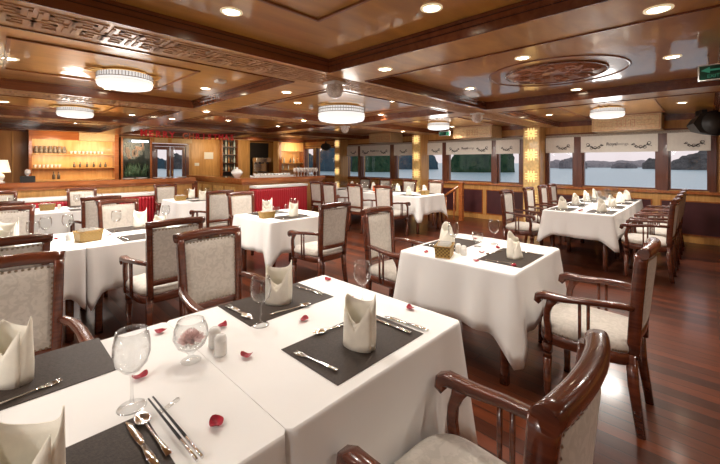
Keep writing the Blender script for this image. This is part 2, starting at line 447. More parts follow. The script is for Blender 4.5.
# blinds
def blind(a, b, label, writing):
    t = thing('roller_blind', label, 'blind', (XW-.075, (a+b)/2, 1.655), group='cream roller blinds above the windows')
    h = (b-a)/2
    MB().box(0, .006, -h, h, 0, .33).box(-.004, .01, -h, h, -.006, .012, .003).build('blind_fabric', 'blind', t)
    mb = MB()
    # scroll ornament mirrored at both ends (or one)
    def scroll(cy, sg, s):
        L = .20*s
        mb.tube([(-.004, cy+sg*(L*q/16), .10+.022*s*math.sin(q/16*PI*2.6)) for q in range(17)], lambda i: (.0028+.0028*math.sin(PI*i/16))*s, 5, up=(1, 0, 0))
        for k, (f, R1, d_) in enumerate(((.12, .030, 1), (.35, .026, -1), (.58, .024, 1), (.80, .019, -1), (.97, .014, 1))):
            oy = cy+sg*L*f; oz = .10+.022*s*math.sin(f*PI*2.6)+d_*R1*s*.7
            pts = []
            for q in range(14):
                an = -d_*PI/2+sg*d_*q/13*PI*2.3; r_ = R1*s*(1-.75*q/13)
                pts.append((-.004, oy+r_*math.cos(an), oz+r_*math.sin(an)))
            mb.tube(pts, lambda i: (.0052-.0028*i/13)*s, 5, up=(1, 0, 0))
            mb.lathe([(0, -.004), (.009*s, 0), (0, .004)], 8, (0, 0, 0)).b.verts.ensure_lookup_table()
            vs = mb.b.verts[-10:]
            for v in vs: v.co = Vector((-.004+v.co.z, oy+sg*.02*s+v.co.x, oz-d_*.01+v.co.y))
    if writing: scroll(-h+.09, 1, 1.4); scroll(h-.09, -1, 1.4)
    else: scroll((-h+.07) if label.find('right') >= 0 else -.12, 1, 1.25)
    mb.build('scroll_print', 'ink', t)
    if writing:
        text_mesh('writing', 'Royal', .085, 'ink', t, Matrix.Translation((-.002, .085, .155)) @ FACE_MX, .001, .002)
        text_mesh('writing', 'wings', .078, 'ink2', t, Matrix.Translation((-.002, -.10, .155)) @ FACE_MX, .001)
    return t
bl = [(-.04, .54, 'cream roller blind with dark scroll print on the window nearest the right wall end', 0), (.67, 1.93, 'wide cream roller blind with writing over the large window behind the long table', 1), (2.06, 2.62, 'narrow cream roller blind just right of the nearest gilded pillar', 0),
      (3.19, 3.76, 'narrow cream roller blind with scroll print just left of the largest gilded pillar', 0), (3.87, 5.15, 'wide cream roller blind with writing, above the stair rail and green island', 1), (5.27, 5.88, 'narrow cream roller blind beside the middle gilded pillar, right side', 0),
      (6.2, 6.97, 'narrow cream roller blind left of the middle gilded pillar', 0), (7.13, 8.42, 'wide cream roller blind with writing between the two far gilded pillars', 1), (8.53, 9.14, 'narrow cream roller blind right beside the farthest gilded pillar', 0)]
for a in bl: blind(*a)

# pillars at the window wall
def fret_tile(mb, y, z, s, x):
    w = s*.11
    for (p, q), (r_, t_) in [((-1, -.5), (1, -.5)), ((-1, .5), (1, .5)), ((-.5, -1), (-.5, 1)), ((.5, -1), (.5, 1)), ((-1, 0), (-.5, 0)), ((.5, 0), (1, 0)), ((0, .5), (0, 1)), ((0, -1), (0, -.5)), ((-.25, -.25), (.25, -.25)), ((-.25, .25), (.25, .25)), ((-.25, -.25), (-.25, .25)), ((.25, -.25), (.25, .25))]:
        a, b = sorted((y+p*s/2, y+r_*s/2)); c, d = sorted((z+q*s/2, z+t_*s/2))
        mb.box(x-.008, x, a-w/2, b+w/2, c-w/2, d+w/2)
for i, (a, b, lb) in enumerate(((2.64, 3.0, 'large gilded square pillar with lit fretwork, nearest, behind the long table chairs'), (5.75, 6.05, 'gilded square pillar with lit fretwork behind the far end of the window-side table'), (9.06, 9.34, 'farthest gilded square pillar, beside the bar counter end'))):
    t = thing('pillar', lb, 'pillar', (8.4, (a+b)/2, 0), group='gilded pillars along the window wall'); h = (b-a)/2
    MB().box(0, .39, -h, h, 0, ZB-.002, .006).build('column', 'oak', t)
    MB().box(-.012, -.001, -h+.02, h-.02, .12, ZB-.03).build('gold_panel', 'goldpanel', t)
    mb = MB()
    for z in (.17, .65, 1.13, 1.61, 2.08): fret_tile(mb, 0, z, .23, -.012)
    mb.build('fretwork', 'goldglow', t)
    MB().box(-.03, .39, -h-.02, -h-.001, 0, .12).box(-.03, -.014, -h, h, 0, .1).build('plinth', 'counter', t)

# back wall
mb = MB()
mb.box(X0, 3.5, YB, YB+.15, 0, ZC).box(4.66, XW+.15, YB, YB+.15, 0, ZC).box(3.5, 4.66, YB, YB+.15, 2.05, ZC)
wb = struct(mb.build('wall_back', 'oak'))
MB().box(X0, .72, YB-.02, YB, 0, ZC-.1).build('brown_panel', 'brown', wb)
mb = MB()
for x in (-.8, -.1, .42): mb.box(x, x+.03, YB-.035, YB-.02, 0, ZC-.1)
mb.build('panel_strip', 'oak', wb)
MB().box(4.72, 5.7, YB-.02, YB, 0, 2.1).box(6.3, 6.78, YB-.16, YB, 0, 2.3).build('yellow_panel', 'oak', wb)
MB().box(3.62, 4.0, YB-.03, YB, 2.07, 2.2, .004).box(4.12, 4.75, YB-.03, YB, 2.07, 2.2, .004).build('cream_header', 'cream_panel', wb)
MB().box(6.8, 7.66, YB-.015, YB-.001, .9, 2.18).build('opening_dark_sheet', 'dark', wb)  # flat near-black sheet, the opening's darkness is put into its colour
# double glass door
d = sroot('door_1', (4.08, YB, 0))
MB().box(-.57, -.47, -.03, .12, 0, 2.03, .005).box(.47, .57, -.03, .12, 0, 2.03, .005).box(-.47, .47, -.03, .12, 1.95, 2.03, .005).build('door_frame', 'post', d)
for sx in (-1, 1):
    lf = MB()
    a, b = (sx*.01, sx*.46) if sx > 0 else (-.46, -.01)
    lf.box(a, a+.09, 0, .05, .02, 1.94, .004).box(b-.09, b, 0, .05, .02, 1.94, .004).box(a+.09, b-.09, 0, .05, .02, .2, .004).box(a+.09, b-.09, 0, .05, 1.84, 1.94, .004)
    lo = lf.build('door_leaf', 'post', d)
    MB().box(a+.09, b-.09, .022, .028, .2, 1.84).build('door_pane', 'pane', lo)
    MB().tube([(sx*.05, -.02, .95), (sx*.05, -.04, 1.0), (sx*.05, -.04, 1.15), (sx*.05, -.02, 1.2)], .008, 8, up=(1, 0, 0)).build('door_handle', 'gold', lo)

# ------------------------------------------------------------------ display cabinets
def bottle_mb(s=1.0, shape=0):
    if shape == 0: pr = [(0, 0), (.034, 0), (.036, .01), (.036, .16), (.03, .19), (.013, .22), (.012, .28), (.015, .285), (.015, .30), (0, .30)]
    else: pr = [(0, 0), (.042, 0), (.045, .02), (.045, .12), (.02, .16), (.014, .2), (.017, .21), (.017, .235), (0, .235)]
    return MB().lathe([(r*s, z*s) for r, z in pr], 12)
def cup_mb(): return MB().lathe([(0, 0), (.02, 0), (.022, .004), (.034, .06), (.036, .075), (.033, .075), (.03, .06), (.018, .01), (0, .008)], 14)
def tall_cup_mb(): return MB().lathe([(0, 0), (.028, 0), (.03, .01), (.012, .03), (.012, .06), (.034, .10), (.036, .15), (.032, .15), (.03, .11), (0, .08)], 12)

cab = thing('display_cabinet', 'tall warm-lit wooden display cabinet with two shelves of cups on the back wall', 'cabinet', (1.64, YB-.02, 0))
W = .87
MB().box(-W, W, -.02, 0, 1.0, 2.25).build('back_panel', 'shelfwood', cab)
MB().box(-W-.06, -W, -.3, 0, 0, 2.3, .005).build('side_panel', 'counter', cab); MB().box(W, W+.1, -.3, 0, 0, 2.3, .005).build('side_panel', 'counter', cab)
MB().box(-W, W, -.3, -.02, 0, 1.0, .005).build('base', 'shelfwood', cab)
MB().box(-W, .06, -.3, -.02, 2.03, 2.28, .004).build('upper_door', 'counter', cab)
o = MB().box(.065, W, -.3, -.02, 2.03, 2.28, .004).build('upper_door', 'cream_panel', cab); o['label'] = 'pale carved upper panel'
for z in (1.64, 1.28): MB().box(-W, W, -.27, -.02, z, z+.028, .003).build('shelf', 'oak', cab)
pv = MB().lathe([(0, 0), (.03, 0), (.045, .04), (.05, .09), (.035, .14), (.03, .17), (.036, .19), (0, .19)], 14).build('patterned_vase', 'patt')
tag(pv, 'small dark patterned vase on the upper shelf of the lit cabinet', 'vase', 'dark patterned vases on the upper cabinet shelf'); vases = Proto(pv)
for k in range(7): vases.put((.86+k*.092, YB-.17, 1.668))
cp = cup_mb().build('white_cup', 'white')
tag(cp, 'small white cup on the upper shelf of the lit cabinet', 'cup', 'white cups on the upper cabinet shelf'); cups = Proto(cp)
for k in range(9): cups.put((1.56+k*.085, YB-.17, 1.668))
for k in range(7): cups.put((.84+k*.08, YB-.17, 1.308), 0, 'small white cup on the lower shelf of the lit cabinet', 'white cups on the lower cabinet shelf')
bt = bottle_mb(.6, 1).build('carafe', 'bottle'); tag(bt, 'small dark carafe on the lower shelf of the lit cabinet', 'carafe', 'dark carafes on the lower cabinet shelf'); car = Proto(bt)
for x in (1.62, 1.75, 1.9, 2.05, 2.2, 2.32): car.put((x, YB-.17, 1.308))
for x in (1.2, 1.3): car.put((x, YB-.17, 1.0), 0, 'small dark carafe on the base board of the lit cabinet', 'dark carafes on the cabinet base board', (1.2, 1.2, 1.4))

# glass fronted green display
aq = thing('aquarium', 'dark-framed glass display with green plants and a white light strip, left of the glass door', 'display', (3.07, YB-.02, .75))
MB().box(-.35, .35, -.02, 0, 0, 1.38).box(-.35, -.32, -.24, -.02, 0, 1.38).box(.32, .35, -.24, -.02, 0, 1.38).box(-.32, .32, -.24, -.02, 0, .28).box(-.32, .32, -.24, -.02, 1.35, 1.38).build('case', 'teal', aq)
MB().box(-.40, -.35, -.27, 0, -.75, 1.42, .004).box(.35, .40, -.27, 0, -.75, 1.42, .004).box(-.35, .35, -.27, 0, -.75, -.01, .004).build('frame', 'counter', aq)
MB().box(-.12, .31, -.23, -.19, 1.29, 1.34, .005).build('light_strip', 'tube', aq)
MB().box(-.32, .32, -.235, -.23, .28, 1.28).build('front_pane', 'pane', aq)
mb = MB()
for k in range(70):
    x = random.uniform(-.28, .28); y = random.uniform(-.2, -.06); h = random.uniform(.1, .42); a = random.uniform(-.6, .6)
    mb.bar([(x, y, .28), (x+a*.05, y, .28+h*.5), (x+a*.16, y+.01, .28+h)], lambda i: (.03, .04, .004)[i], .004, up=(0, 1, 0))
mb.build('plants', 'leaf', aq)
mb = MB()
for k in range(12):
    x = random.uniform(-.28, .25); z = random.uniform(.65, 1.1)
    mb.box(x, x+random.uniform(.03, .09), -.06, -.03, z, z+random.uniform(.08, .2), .004)
mb.build('ornaments', 'copper', aq)

# picture and switch on the yellow wall
t = thing('picture_frame', 'small framed certificate on the yellow wall between the glass door and bottle shelf', 'picture', (5.3, YB-.02, 1.52))
MB().box(-.19, .19, -.02, 0, 0, .3, .004).build('frame', 'oak', t); MB().box(-.155, .155, -.024, -.02, .035, .265).build('sheet', 'paper', t)
tag(MB().box(4.83, 4.98, YB-.035, YB-.02, 1.32, 1.42, .004).build('switch_plate', 'paper'), 'white switch plate on the yellow wall beside the glass door', 'switch')
# bottle shelf
bs = thing('bottle_shelf', 'dark open wall shelf filled with bottles between the two yellow wall panels', 'shelf', (6.0, YB-.001, 0))
MB().box(-.28, .28, -.015, 0, .8, 2.25).build('back_panel', 'dark', bs)
MB().box(-.3, -.28, -.2, 0, 0, 2.25).build('side_panel', 'counter', bs); MB().box(.28, .3, -.2, 0, 0, 2.25).build('side_panel', 'counter', bs)
for z in (1.12, 1.42, 1.72, 2.0): MB().box(-.28, .28, -.2, -.015, z-.02, z, .002).build('shelf', 'post', bs)
protos = [bottle_mb(.75).build('liquor_bottle', 'bottle2'), bottle_mb(.8).build('liquor_bottle', 'bottleg'), bottle_mb(.85, 1).build('liquor_bottle', 'bottle')]
for p in protos: tag(p, 'x', 'bottle')
protos = [Proto(p) for p in protos]
rows = {1.12: 'bottom', 1.42: 'second', 1.72: 'third', 2.0: 'top'}
kn = ['slim amber bottle', 'slim pale bottle', 'squat dark bottle']
for z, rn in rows.items():
    for k in range(5):
        q = (k*2+int(z*10)) % 3
        protos[q].put((5.78+k*.105, YB-.11, z), 0, '%s on the %s board of the dark wall bottle shelf' % (kn[q], rn), '%ss on the %s board of the bottle shelf' % (kn[q], rn))
# equipment in the dark opening
t = thing('coffee_machine', 'steel coffee machine standing in the dark opening behind the bar', 'machine', (7.15, 12.03, .946))
MB().box(-.3, .3, -.16, .18, 0, .12, .01).box(-.3, .3, .02, .18, .12, .5, .01).box(-.31, .31, -.16, .18, .5, .66, .015).build('body', 'steel', t)
MB().box(-.26, .26, -.15, -.0, .12, .14, .003).build('drip_tray', 'black', t)
for x in (-.15, .15): MB().lathe([(0, 0), (.03, 0), (.03, .05), (0, .05)], 12, (x, -.12, .44)).tube([(x, -.13, .46), (x, -.22, .45)], .012, 8, up=(0, 0, 1)).build('brew_group', 'black', t)
tag(MB().box(6.8, 7.5, 11.86, 12.23, 0, .945, .008).build('back_counter', 'mold'), 'low dark back counter under the coffee machine behind the bar', 'counter')
# right cabinet
cb = thing('bar_cabinet', 'golden open bar cabinet with shelves beside the far windows', 'cabinet', (8.18, 11.8, 0))
W = .52
MB().box(-W, W, -.02, 0, 0, 2.2).build('back_panel', 'shelfwood', cb)
MB().box(-W-.10, -W, -.3, 0, 0, 2.2, .005).build('side_panel', 'counter', cb); MB().box(W, W+.05, -.3, 0, 0, 2.2, .005).build('side_panel', 'counter', cb)
MB().box(-W, W, -.28, -.02, 1.86, 2.2, .004).build('upper_door', 'shelfwood', cb)
for z in (1.15, 1.42): MB().box(-W, W, -.28, -.02, z-.025, z, .003).build('shelf', 'oak', cb)
MB().box(-W, W, -.3, -.02, .0, .95, .005).build('base', 'counter', cb)
for k, x in enumerate((-.4, -.3, .0, .15, .33)):
    q = (0, 1, 2, 1, 0)[k]; protos[q].put((8.18+x, 11.65, 1.42), 0, '%s on the upper shelf of the golden bar cabinet' % kn[q], '%ss in the golden bar cabinet' % kn[q])
for k, x in enumerate((-.35, -.1, .2, .36)):
    q = (1, 1, 0, 2)[k]; protos[q].put((8.18+x, 11.65, 1.15), 0, '%s on the lower shelf of the golden bar cabinet' % kn[q], '%ss low in the golden bar cabinet' % kn[q])
for x0, x1 in ((7.66, 7.54),): struct(MB().box(7.5, 7.56, 11.5, 11.8, 0, ZB, .005).build('trim_9', 'oak'))

# ------------------------------------------------------------------ partition counter, buffet tables, bar
pc = thing('partition_counter', 'long low wooden counter with polished red-brown top along the back of the room', 'counter', (0, 8.72, 0))
MB().box(-3, 3.3, -.12, .12, 0, 1.0, .006).build('body', 'oak', pc)
MB().box(-3.02, 3.36, -.2, .24, 1.0, 1.09, .012).box(-3.02, 3.34, -.16, .2, .95, 1.0, .006).build('counter_top', 'counter', pc)
MB().box(3.30, 3.42, -.14, .14, 0, 1.0, .006).build('end_post', 'mold', pc)
def pleated(mb, pts, z0, z1, amp=.014, wl=.055):
    """vertical pleated curtain following pts in plan"""
    P = [Vector((x, y, 0)) for x, y in pts]; out = []; acc = 0
    for a, b in zip(P, P[1:]):
        L = (b-a).length; n = max(2, int(L/(wl/6))); d = (b-a).normalized(); nn = Vector((d.y, -d.x, 0))
        for k in range(n):
            q = a+d*(L*k/n); out.append((q, nn, acc+L*k/n))
        acc += L
    out.append((P[-1], nn, acc))
    V = []
    for z, am in ((z1, .3), (z1-.06, .8), ((z0+z1)/2, 1), (z0, 1.15)):
        V.append([mb.b.verts.new(q+nn*(amp*am*math.sin(s*2*PI/wl+.5*math.sin(s*9)))+Vector((0, 0, z))) for q, nn, s in out])
    for r0, r1 in zip(V, V[1:]):
        for k in range(len(r0)-1):
            f = mb.b.faces.new((r0[k], r0[k+1], r1[k+1], r1[k])); f.smooth = True
def buffet(x0, x1, y0, y1, z, lb, lb2):
    t = thing('buffet_table', lb, 'table', ((x0+x1)/2, (y0+y1)/2, 0)); w, h = (x1-x0)/2, (y1-y0)/2
    MB().box(-w+.02, w-.02, -h+.02, h-.02, z-.05, z-.012).build('table_top', 'mold', t)
    for sx in (-1, 1):
        for sy in (-1, 1): MB().box(sx*(w-.06)-.02, sx*(w-.06)+.02, sy*(h-.06)-.02, sy*(h-.06)+.02, 0, z-.05).build('leg', 'mold', t)
    mb = MB(); pleated(mb, [(-w, h), (-w, -h), (w, -h), (w, h)], .03, z-.06)
    s = mb.build('pleated_skirt', 'skirt', t); s.modifiers.new('s', 'SOLIDIFY').thickness = .002
    MB().box(-w-.012, w+.012, -h-.014, h, z-.05, z, .006).build('white_cover', 'cloth', t)
buffet(-.6, 2.62, 8.06, 8.5, .83, 'long buffet table with white top and pleated red skirt before the back counter', '')
# bar
br = thing('bar_counter', 'L-shaped wooden bar with gold front panels and polished top near the windows', 'bar', (0, 0, 0))
mb = MB().box(3.9, 6.1, 7.35, 7.6, 0, 1.0, .006).box(3.9, 4.15, 7.6, 10.3, 0, 1.0, .006)
mb.build('body', 'oak', br)
mb = MB().box(3.82, 6.2, 7.25, 7.72, 1.0, 1.09, .012).box(3.82, 4.25, 7.72, 10.35, 1.0, 1.09, .012)
mb.box(3.86, 6.14, 7.3, 7.7, .95, 1.0, .005).box(3.86, 4.2, 7.7, 10.3, .95, 1.0, .005)
mb.build('counter_top', 'counter', br)
for k in range(4):
    y = 7.68+k*.62
    MB().box(3.885, 3.9, y, y+.5, .2, .88, .005).build('front_panel', 'goldpanel', br)
MB().box(3.87, 3.9, 7.36, 10.3, 0, .1).build('kickboard', 'mold', br)
buffet(4.0, 5.35, 6.93, 7.22, .93, 'short buffet table with white top and pleated red skirt before the bar', '')

# things on the counters
t = thing('table_lamp', 'white table lamp with cream shade standing on the left end of the back counter', 'lamp', (.14, 8.72, 1.09))
t.scale = (.9, .9, .86)
MB().lathe([(0, 0), (.08, 0), (.085, .02), (.05, .04), (.07, .08), (.085, .13), (.06, .18), (.025, .2), (.02, .23), (0, .23)], 20).build('lamp_base', 'white', t)
MB().lathe([(.165, .21), (.12, .46), (.118, .46), (.163, .21)], 28).build('lamp_shade', 'shade', t)
t = thing('ornament_box', 'small dark box topped by a round pale ornament beside the table lamp', 'ornament', (.50, 8.72, 1.09))
MB().box(-.1, .1, -.07, .07, 0, .11, .006).build('box', 'black', t)
MB().lathe([(0, .13), (.03, .135), (.045, .17), (.04, .21), (.02, .23), (0, .235)], 16).lathe([(0, .11), (.02, .11), (.012, .135), (0, .135)], 12).build('ornament', 'globe', t)
pl = MB().lathe([(0, 0), (.06, 0), (.11, .02), (.108, .025), (.05, .008), (0, .008)], 24).build('plate', 'white')
tag(pl, 'white plate lying on the back counter', 'plate', 'white plates on the back counter'); pp = Proto(pl)
for k, x in enumerate((2.05, 2.3, 2.62, 2.85, 3.1)): pp.put((x, 8.7+.03*(k % 2), 1.09))
cp2 = Proto(tag(cup_mb().build('cup', 'white'), 'white cup standing on the tray at the bar corner', 'cup', 'white cups on the bar tray'))
tr = thing('tray', 'long pale tray full of white cups on the bar near its corner', 'tray', (4.75, 7.5, 1.09))
MB().box(-.5, .5, -.15, .15, 0, .012, .004).box(-.5, .5, -.16, -.15, 0, .05, .003).box(-.5, .5, .15, .16, 0, .05, .003).build('tray_body', 'white', tr)
MB().tube([(-.5, -.05, .03), (-.54, -.05, .05), (-.54, .05, .05), (-.5, .05, .03)], .006, 6).tube([(.5, -.05, .03), (.54, -.05, .05), (.54, .05, .05), (.5, .05, .03)], .006, 6).build('handle', 'steel', tr)
for i in range(10):
    for j in range(2): cp2.put((4.32+i*.094, 7.43+j*.13, 1.102))
t = thing('dish_stack', 'white soup tureen with lid at the left end of the bar tray', 'tureen', (4.05, 7.9, 1.09))
MB().lathe([(0, 0), (.06, 0), (.07, .02), (.12, .08), (.13, .13), (0, .13)], 24).build('bowl', 'white', t); MB().lathe([(.125, .13), (.09, .18), (.02, .2), (.03, .23), (0, .24)], 24).build('lid', 'white', t)

# ------------------------------------------------------------------ railing
t = thing('stair_railing', 'short wooden stair rail sloping down from a newel post at the window wall', 'railing', (8.1, 4.36, 0))
MB().box(-.05, .05, -.05, .05, 0, .92, .006).box(-.065, .065, -.065, .065, .92, .96, .006).build('newel_post', 'counter', t)
MB().bar([(0, .05, .86), (0, .72, .42)], .05, .05, up=(0, 0, 1)).build('handrail', 'counter', t)
for y in (.2, .42, .64): MB().lathe([(0, 0), (.02, 0), (.02, .08), (.013, .14), (.024, .22), (.013, .3), (.018, .87-.65*y-.03), (0, .87-.65*y-.03)], 10, (0, y, 0)).build('baluster', 'counter', t)

# ------------------------------------------------------------------ chair
def make_chair():
    t = thing('dining_armchair', 'x', 'chair')
    # stile y as a function of height
    def sy(z): 
        return -.215-.035*max(0, (z-.45)/.5)**1.3 if z > .45 else -.215-.045*((.45-z)/.45)**1.5
    def sx(z): return .172+.018*max(0, (z-.4)/.55)
    hw = .245
    # seat
    def seat_outline(s=1.0, n=40):
        pts = []
        for k in range(n):
            a = 2*PI*k/n
            ex = .42
            cx_, sy_ = math.cos(a), math.sin(a)
            x = math.copysign(abs(cx_)**ex, cx_); y = math.copysign(abs(sy_)**ex, sy_)
            w = .225+.03*(y+1)/2
            yy = y*.225+(.035*(1-x*x) if y > 0 else 0)
            pts.append((x*w*s, yy*s+.005))
        return pts
    mb = MB(); rings = []
    for sc, z in ((1.0, .425), (1.015, .44), (1.01, .46), (.95, .478), (.78, .492), (.45, .502), (.1, .505)):
        rings.append([mb.b.verts.new((x, y, z)) for x, y in seat_outline(sc)])
    for r0, r1 in zip(rings, rings[1:]):
        for k in range(40): f = mb.b.faces.new((r0[k], r0[(k+1) % 40], r1[(k+1) % 40], r1[k])); f.smooth = True
    f = mb.b.faces.new(rings[-1]); f.smooth = True; mb.b.faces.new(rings[0][::-1])
    seat = mb.build('seat', 'fabric', t)
    mb = MB(); rings = []
    for sc, z in ((1.0, .36), (1.02, .365), (1.02, .42), (1.0, .425)):
        rings.append([mb.b.verts.new((x, y, z)) for x, y in seat_outline(sc)])
    for r0, r1 in zip(rings, rings[1:]):
        for k in range(40): f = mb.b.faces.new((r0[k], r0[(k+1) % 40], r1[(k+1) % 40], r1[k])); f.smooth = True
    mb.b.faces.new(rings[-1]); mb.b.faces.new(rings[0][::-1])
    mb.build('seat_rail', 'mahog', t)
    def stud(mb, p, nrm, r=.006):
        nrm = Vector(nrm).normalized(); u = nrm.orthogonal().normalized(); v = nrm.cross(u)
        c = mb.b.verts.new(Vector(p)+nrm*r*.7)
        ring = [mb.b.verts.new(Vector(p)+(u*math.cos(a)+v*math.sin(a))*r) for a in [2*PI*q/6 for q in range(6)]]
        for q in range(6): f = mb.b.faces.new((ring[q], ring[(q+1) % 6], c)); f.smooth = True
    mb = MB()
    ol = seat_outline(1.016, 84)
    for k, (x, y) in enumerate(ol):
        if y > -.19: stud(mb, (x, y, .436), (x, y*1.2, 0))
    mb.build('nail_trim', 'brass_stud', seat)
    # legs
    for sgn in (-1, 1):
        MB().bar([(sgn*.215, .20, .36), (sgn*.215, .20, .30)], .052, .052, side=(1, 0, 0)).bar([(sgn*.215, .20, .30), (sgn*.215, .20, .285), (sgn*.215, .20, .27)], lambda i: (.05, .036, .046)[i], lambda i: (.05, .036, .046)[i], side=(1, 0, 0)).bar([(sgn*.215, .20, .27), (sgn*.215, .20, .04), (sgn*.215, .20, 0)], lambda i: (.046, .033, .04)[i], lambda i: (.046, .033, .04)[i], side=(1, 0, 0)).build('leg', 'mahog', t)
        MB().bar([(sgn*.175, -.205, .42), (sgn*.178, -.215, .25), (sgn*.188, -.25, 0)], lambda i: (.042, .042, .036)[i], lambda i: (.05, .048, .04)[i], side=(1, 0, 0)).build('leg', 'mahog', t)
    # back frame
    mb = MB()
    zs = [.40, .48, .56, .65, .74, .83, .92, .962]
    for sgn in (-1, 1):
        mb.bar([(sgn*sx(z), sy(z), z) for z in zs], .04, .058, side=(1, 0, 0))
    bow = lambda x: -.026*(1-(x/.205)**2)
    # crest rail rolled backwards
    N = 13; pts = []
    for k in range(N):
        x = -.214+.428*k/(N-1); pts.append((x, sy(.95)+bow(x)-.008, .968+.012*(1-(x/.214)**2)))
    mb.sweep(pts, lambda i: [(math.copysign(abs(math.cos(a))**.75*.028, math.cos(a))-.002, math.copysign(abs(math.sin(a))**.75*.028, math.sin(a))+.005*math.cos(a)) for a in [2*PI*q/18 for q in range(18)]], side=(0, 1, 0))
    pts = [(-.175+.35*k/8, sy(.52)+.6*bow(-.175+.35*k/8), .52) for k in range(9)]
    mb.bar(pts, .04, .045, up=(0, 0, 1))
    mb.build('back_frame', 'mahog', t)
    # back pad front and rear
    def pad(sign, th):
        def fn(u, v):
            z = .54+.398*v; x = (sx(z)-.016)*(2*u-1)
            e = min(u, 1-u, v*.9, (1-v)*.9); puff = th*min(1, (e/.12))**.5 if e > 0 else 0
            return (x, sy(z)+(.6+.4*v)*bow(x)+sign*(.014+puff), z)
        return fn
    mb = MB(); mb.grid(pad(1, .014), 15, 13); mb.grid(pad(-1, .012), 15, 13)
    pd = mb.build('back_pad', 'fabric', t)
    for sign in (1, -1):
        fn = pad(sign, .0); mb = MB()
        for k in range(16): stud(mb, Vector(fn(.02, (k+.5)/16))+Vector((0, sign*.003, 0)), (0, sign, 0), .0072); stud(mb, Vector(fn(.98, (k+.5)/16))+Vector((0, sign*.003, 0)), (0, sign, 0), .0072)
        for k in range(1, 15): stud(mb, Vector(fn(k/15, .985))+Vector((0, sign*.003, 0)), (0, sign, 0), .0072); stud(mb, Vector(fn(k/15, .015))+Vector((0, sign*.003, 0)), (0, sign, 0), .0072)
        mb.build('nail_trim', 'brass_stud', pd)
    # arms
    for sgn in (-1, 1):
        mb = MB()
        pts = [(sgn*.183, -.222, .668), (sgn*.205, -.18, .672), (sgn*.23, -.10, .672), (sgn*.243, .0, .664), (sgn*.247, .10, .652), (sgn*.248, .17, .650), (sgn*.248, .212, .650), (sgn*.248, .24, .638), (sgn*.248, .245, .615), (sgn*.248, .228, .602)]
        mb.bar(pts, lambda i: (.03, .036, .042, .046, .05, .053, .054, .054, .05, .044)[i], lambda i: (.03, .03, .03, .03, .034, .04, .044, .044, .038, .026)[i], side=(1, 0, 0))
        a = mb.build('arm', 'mahog', t)
        mb = MB()
        mb.bar([(sgn*.247, .16, .64), (sgn*.247, .178, .60), (sgn*.245, .192, .56), (sgn*.243, .195, .51), (sgn*.241, .188, .46), (sgn*.240, .188, .41), (sgn*.238, .19, .37)], lambda i: (.036, .034, .034, .034, .034, .036, .036)[i], lambda i: (.06, .04, .036, .036, .038, .044, .046)[i], side=(1, 0, 0))
        mb.build('arm_post', 'mahog', a)
        for y in (-.02, .022):
            MB().bar([(sgn*.249, y, .655), (sgn*.247, y, .52), (sgn*.245, y, .38)], .014, .016, side=(1, 0, 0)).build('arm_slat', 'mahog', a)
    return t
chair = Proto(make_chair())
G = {'T1': 'dining armchairs at the foreground table'}
chairs = [
 (.935, .475, 0, 'mahogany armchair in the bottom right corner, its rolled crest rail seen from behind', None),
 (1.03, 2.13, 180, 'mahogany armchair behind the foreground table, brocade back facing the camera beside the napkin', None),
 (.06, 2.10, 180, 'mahogany armchair at the left edge behind the foreground table, largest studded back in view', None),
 (2.58, .50, 0, 'mahogany armchair on the right with curled arms, pulled up to the right-hand white table', None),
 (2.66, 2.07, 180, 'mahogany armchair behind the right-hand white table, slim studded back facing the camera', None),
 (1.04, 3.29, 0, 'mahogany armchair facing away at the near side of the left-hand table, beside its cloth corner', None),
 (.07, 3.27, 0, 'mahogany armchair at the left edge, second studded back behind the largest one', None),
 (1.10, 4.86, 180, 'armchair on the far side of the left-hand table, behind its wine glass', None),
 (.14, 4.90, 180, 'armchair at the left edge behind the cream napkin of the left-hand table', None),
 (2.67, 3.22, 0, 'mahogany armchair with open arms at the near side of the centre table', None),
 (2.68, 4.85, 180, 'armchair on the far side of the centre table, left of the red skirt', None),
 (1.04, 6.0, 0, 'armchair with its back to the camera at the third left table, near side', None),
 (.08, 6.0, 0, 'armchair at the left edge with its back to the camera, third left table', None),
 (1.15, 7.62, 180, 'armchair on the far side of the third table on the left, before the buffet skirt', None),
 (.12, 7.55, 180, 'armchair at the left edge before the white buffet top', None),
 (2.56, 5.82, 0, 'armchair with tall back to the camera at the small table before the bar', None),
 (2.52, 7.68, 180, 'armchair on the far side of the small table before the bar', None),
 (5.78, 2.06, 180, 'first armchair on the left side of the long window table, nearest the camera', None),
 (6.76, 2.06, 180, 'second armchair on the left side of the long window table', None),
 (7.52, 2.06, 180, 'third armchair on the left side of the long window table', None),
 (8.12, 2.06, 180, 'fourth armchair on the left side of the long window table, beside the window sill', None),
 (5.88, .55, 0, 'first armchair on the right side of the long window table, nearest the camera', None),
 (6.62, .55, 0, 'second armchair on the right side of the long window table', None),
 (7.35, .55, 0, 'third armchair on the right side of the long window table', None),
 (8.07, .55, 0, 'fourth armchair on the right side of the long window table, nearest the window', None),
 (5.50, 4.45, -90, 'first armchair with back to the camera at the far white table by the railing', None),
 (5.50, 5.22, -90, 'second armchair with back to the camera at the far white table', None),
 (5.50, 6.02, -90, 'third armchair with back to the camera at the far white table', None),
 (5.62, 6.62, -90, 'fourth armchair at the far white table, back to the camera, next the red skirt', None),
 (7.27, 4.72, 90, 'armchair on the window side of the far white table, beside the stair rail', None),
 (7.27, 5.5, 90, 'second armchair on the window side of the far white table', None),
 (7.27, 6.3, 90, 'third armchair on the window side of the far white table', None),
 (7.27, 7.05, 90, 'farthest armchair on the window side of the far white table', None),
]
for x, y, rz, lb, g in chairs: chair.put((x, y, 0), R(rz), lb, g or 'mahogany dining armchairs with brocade backs')

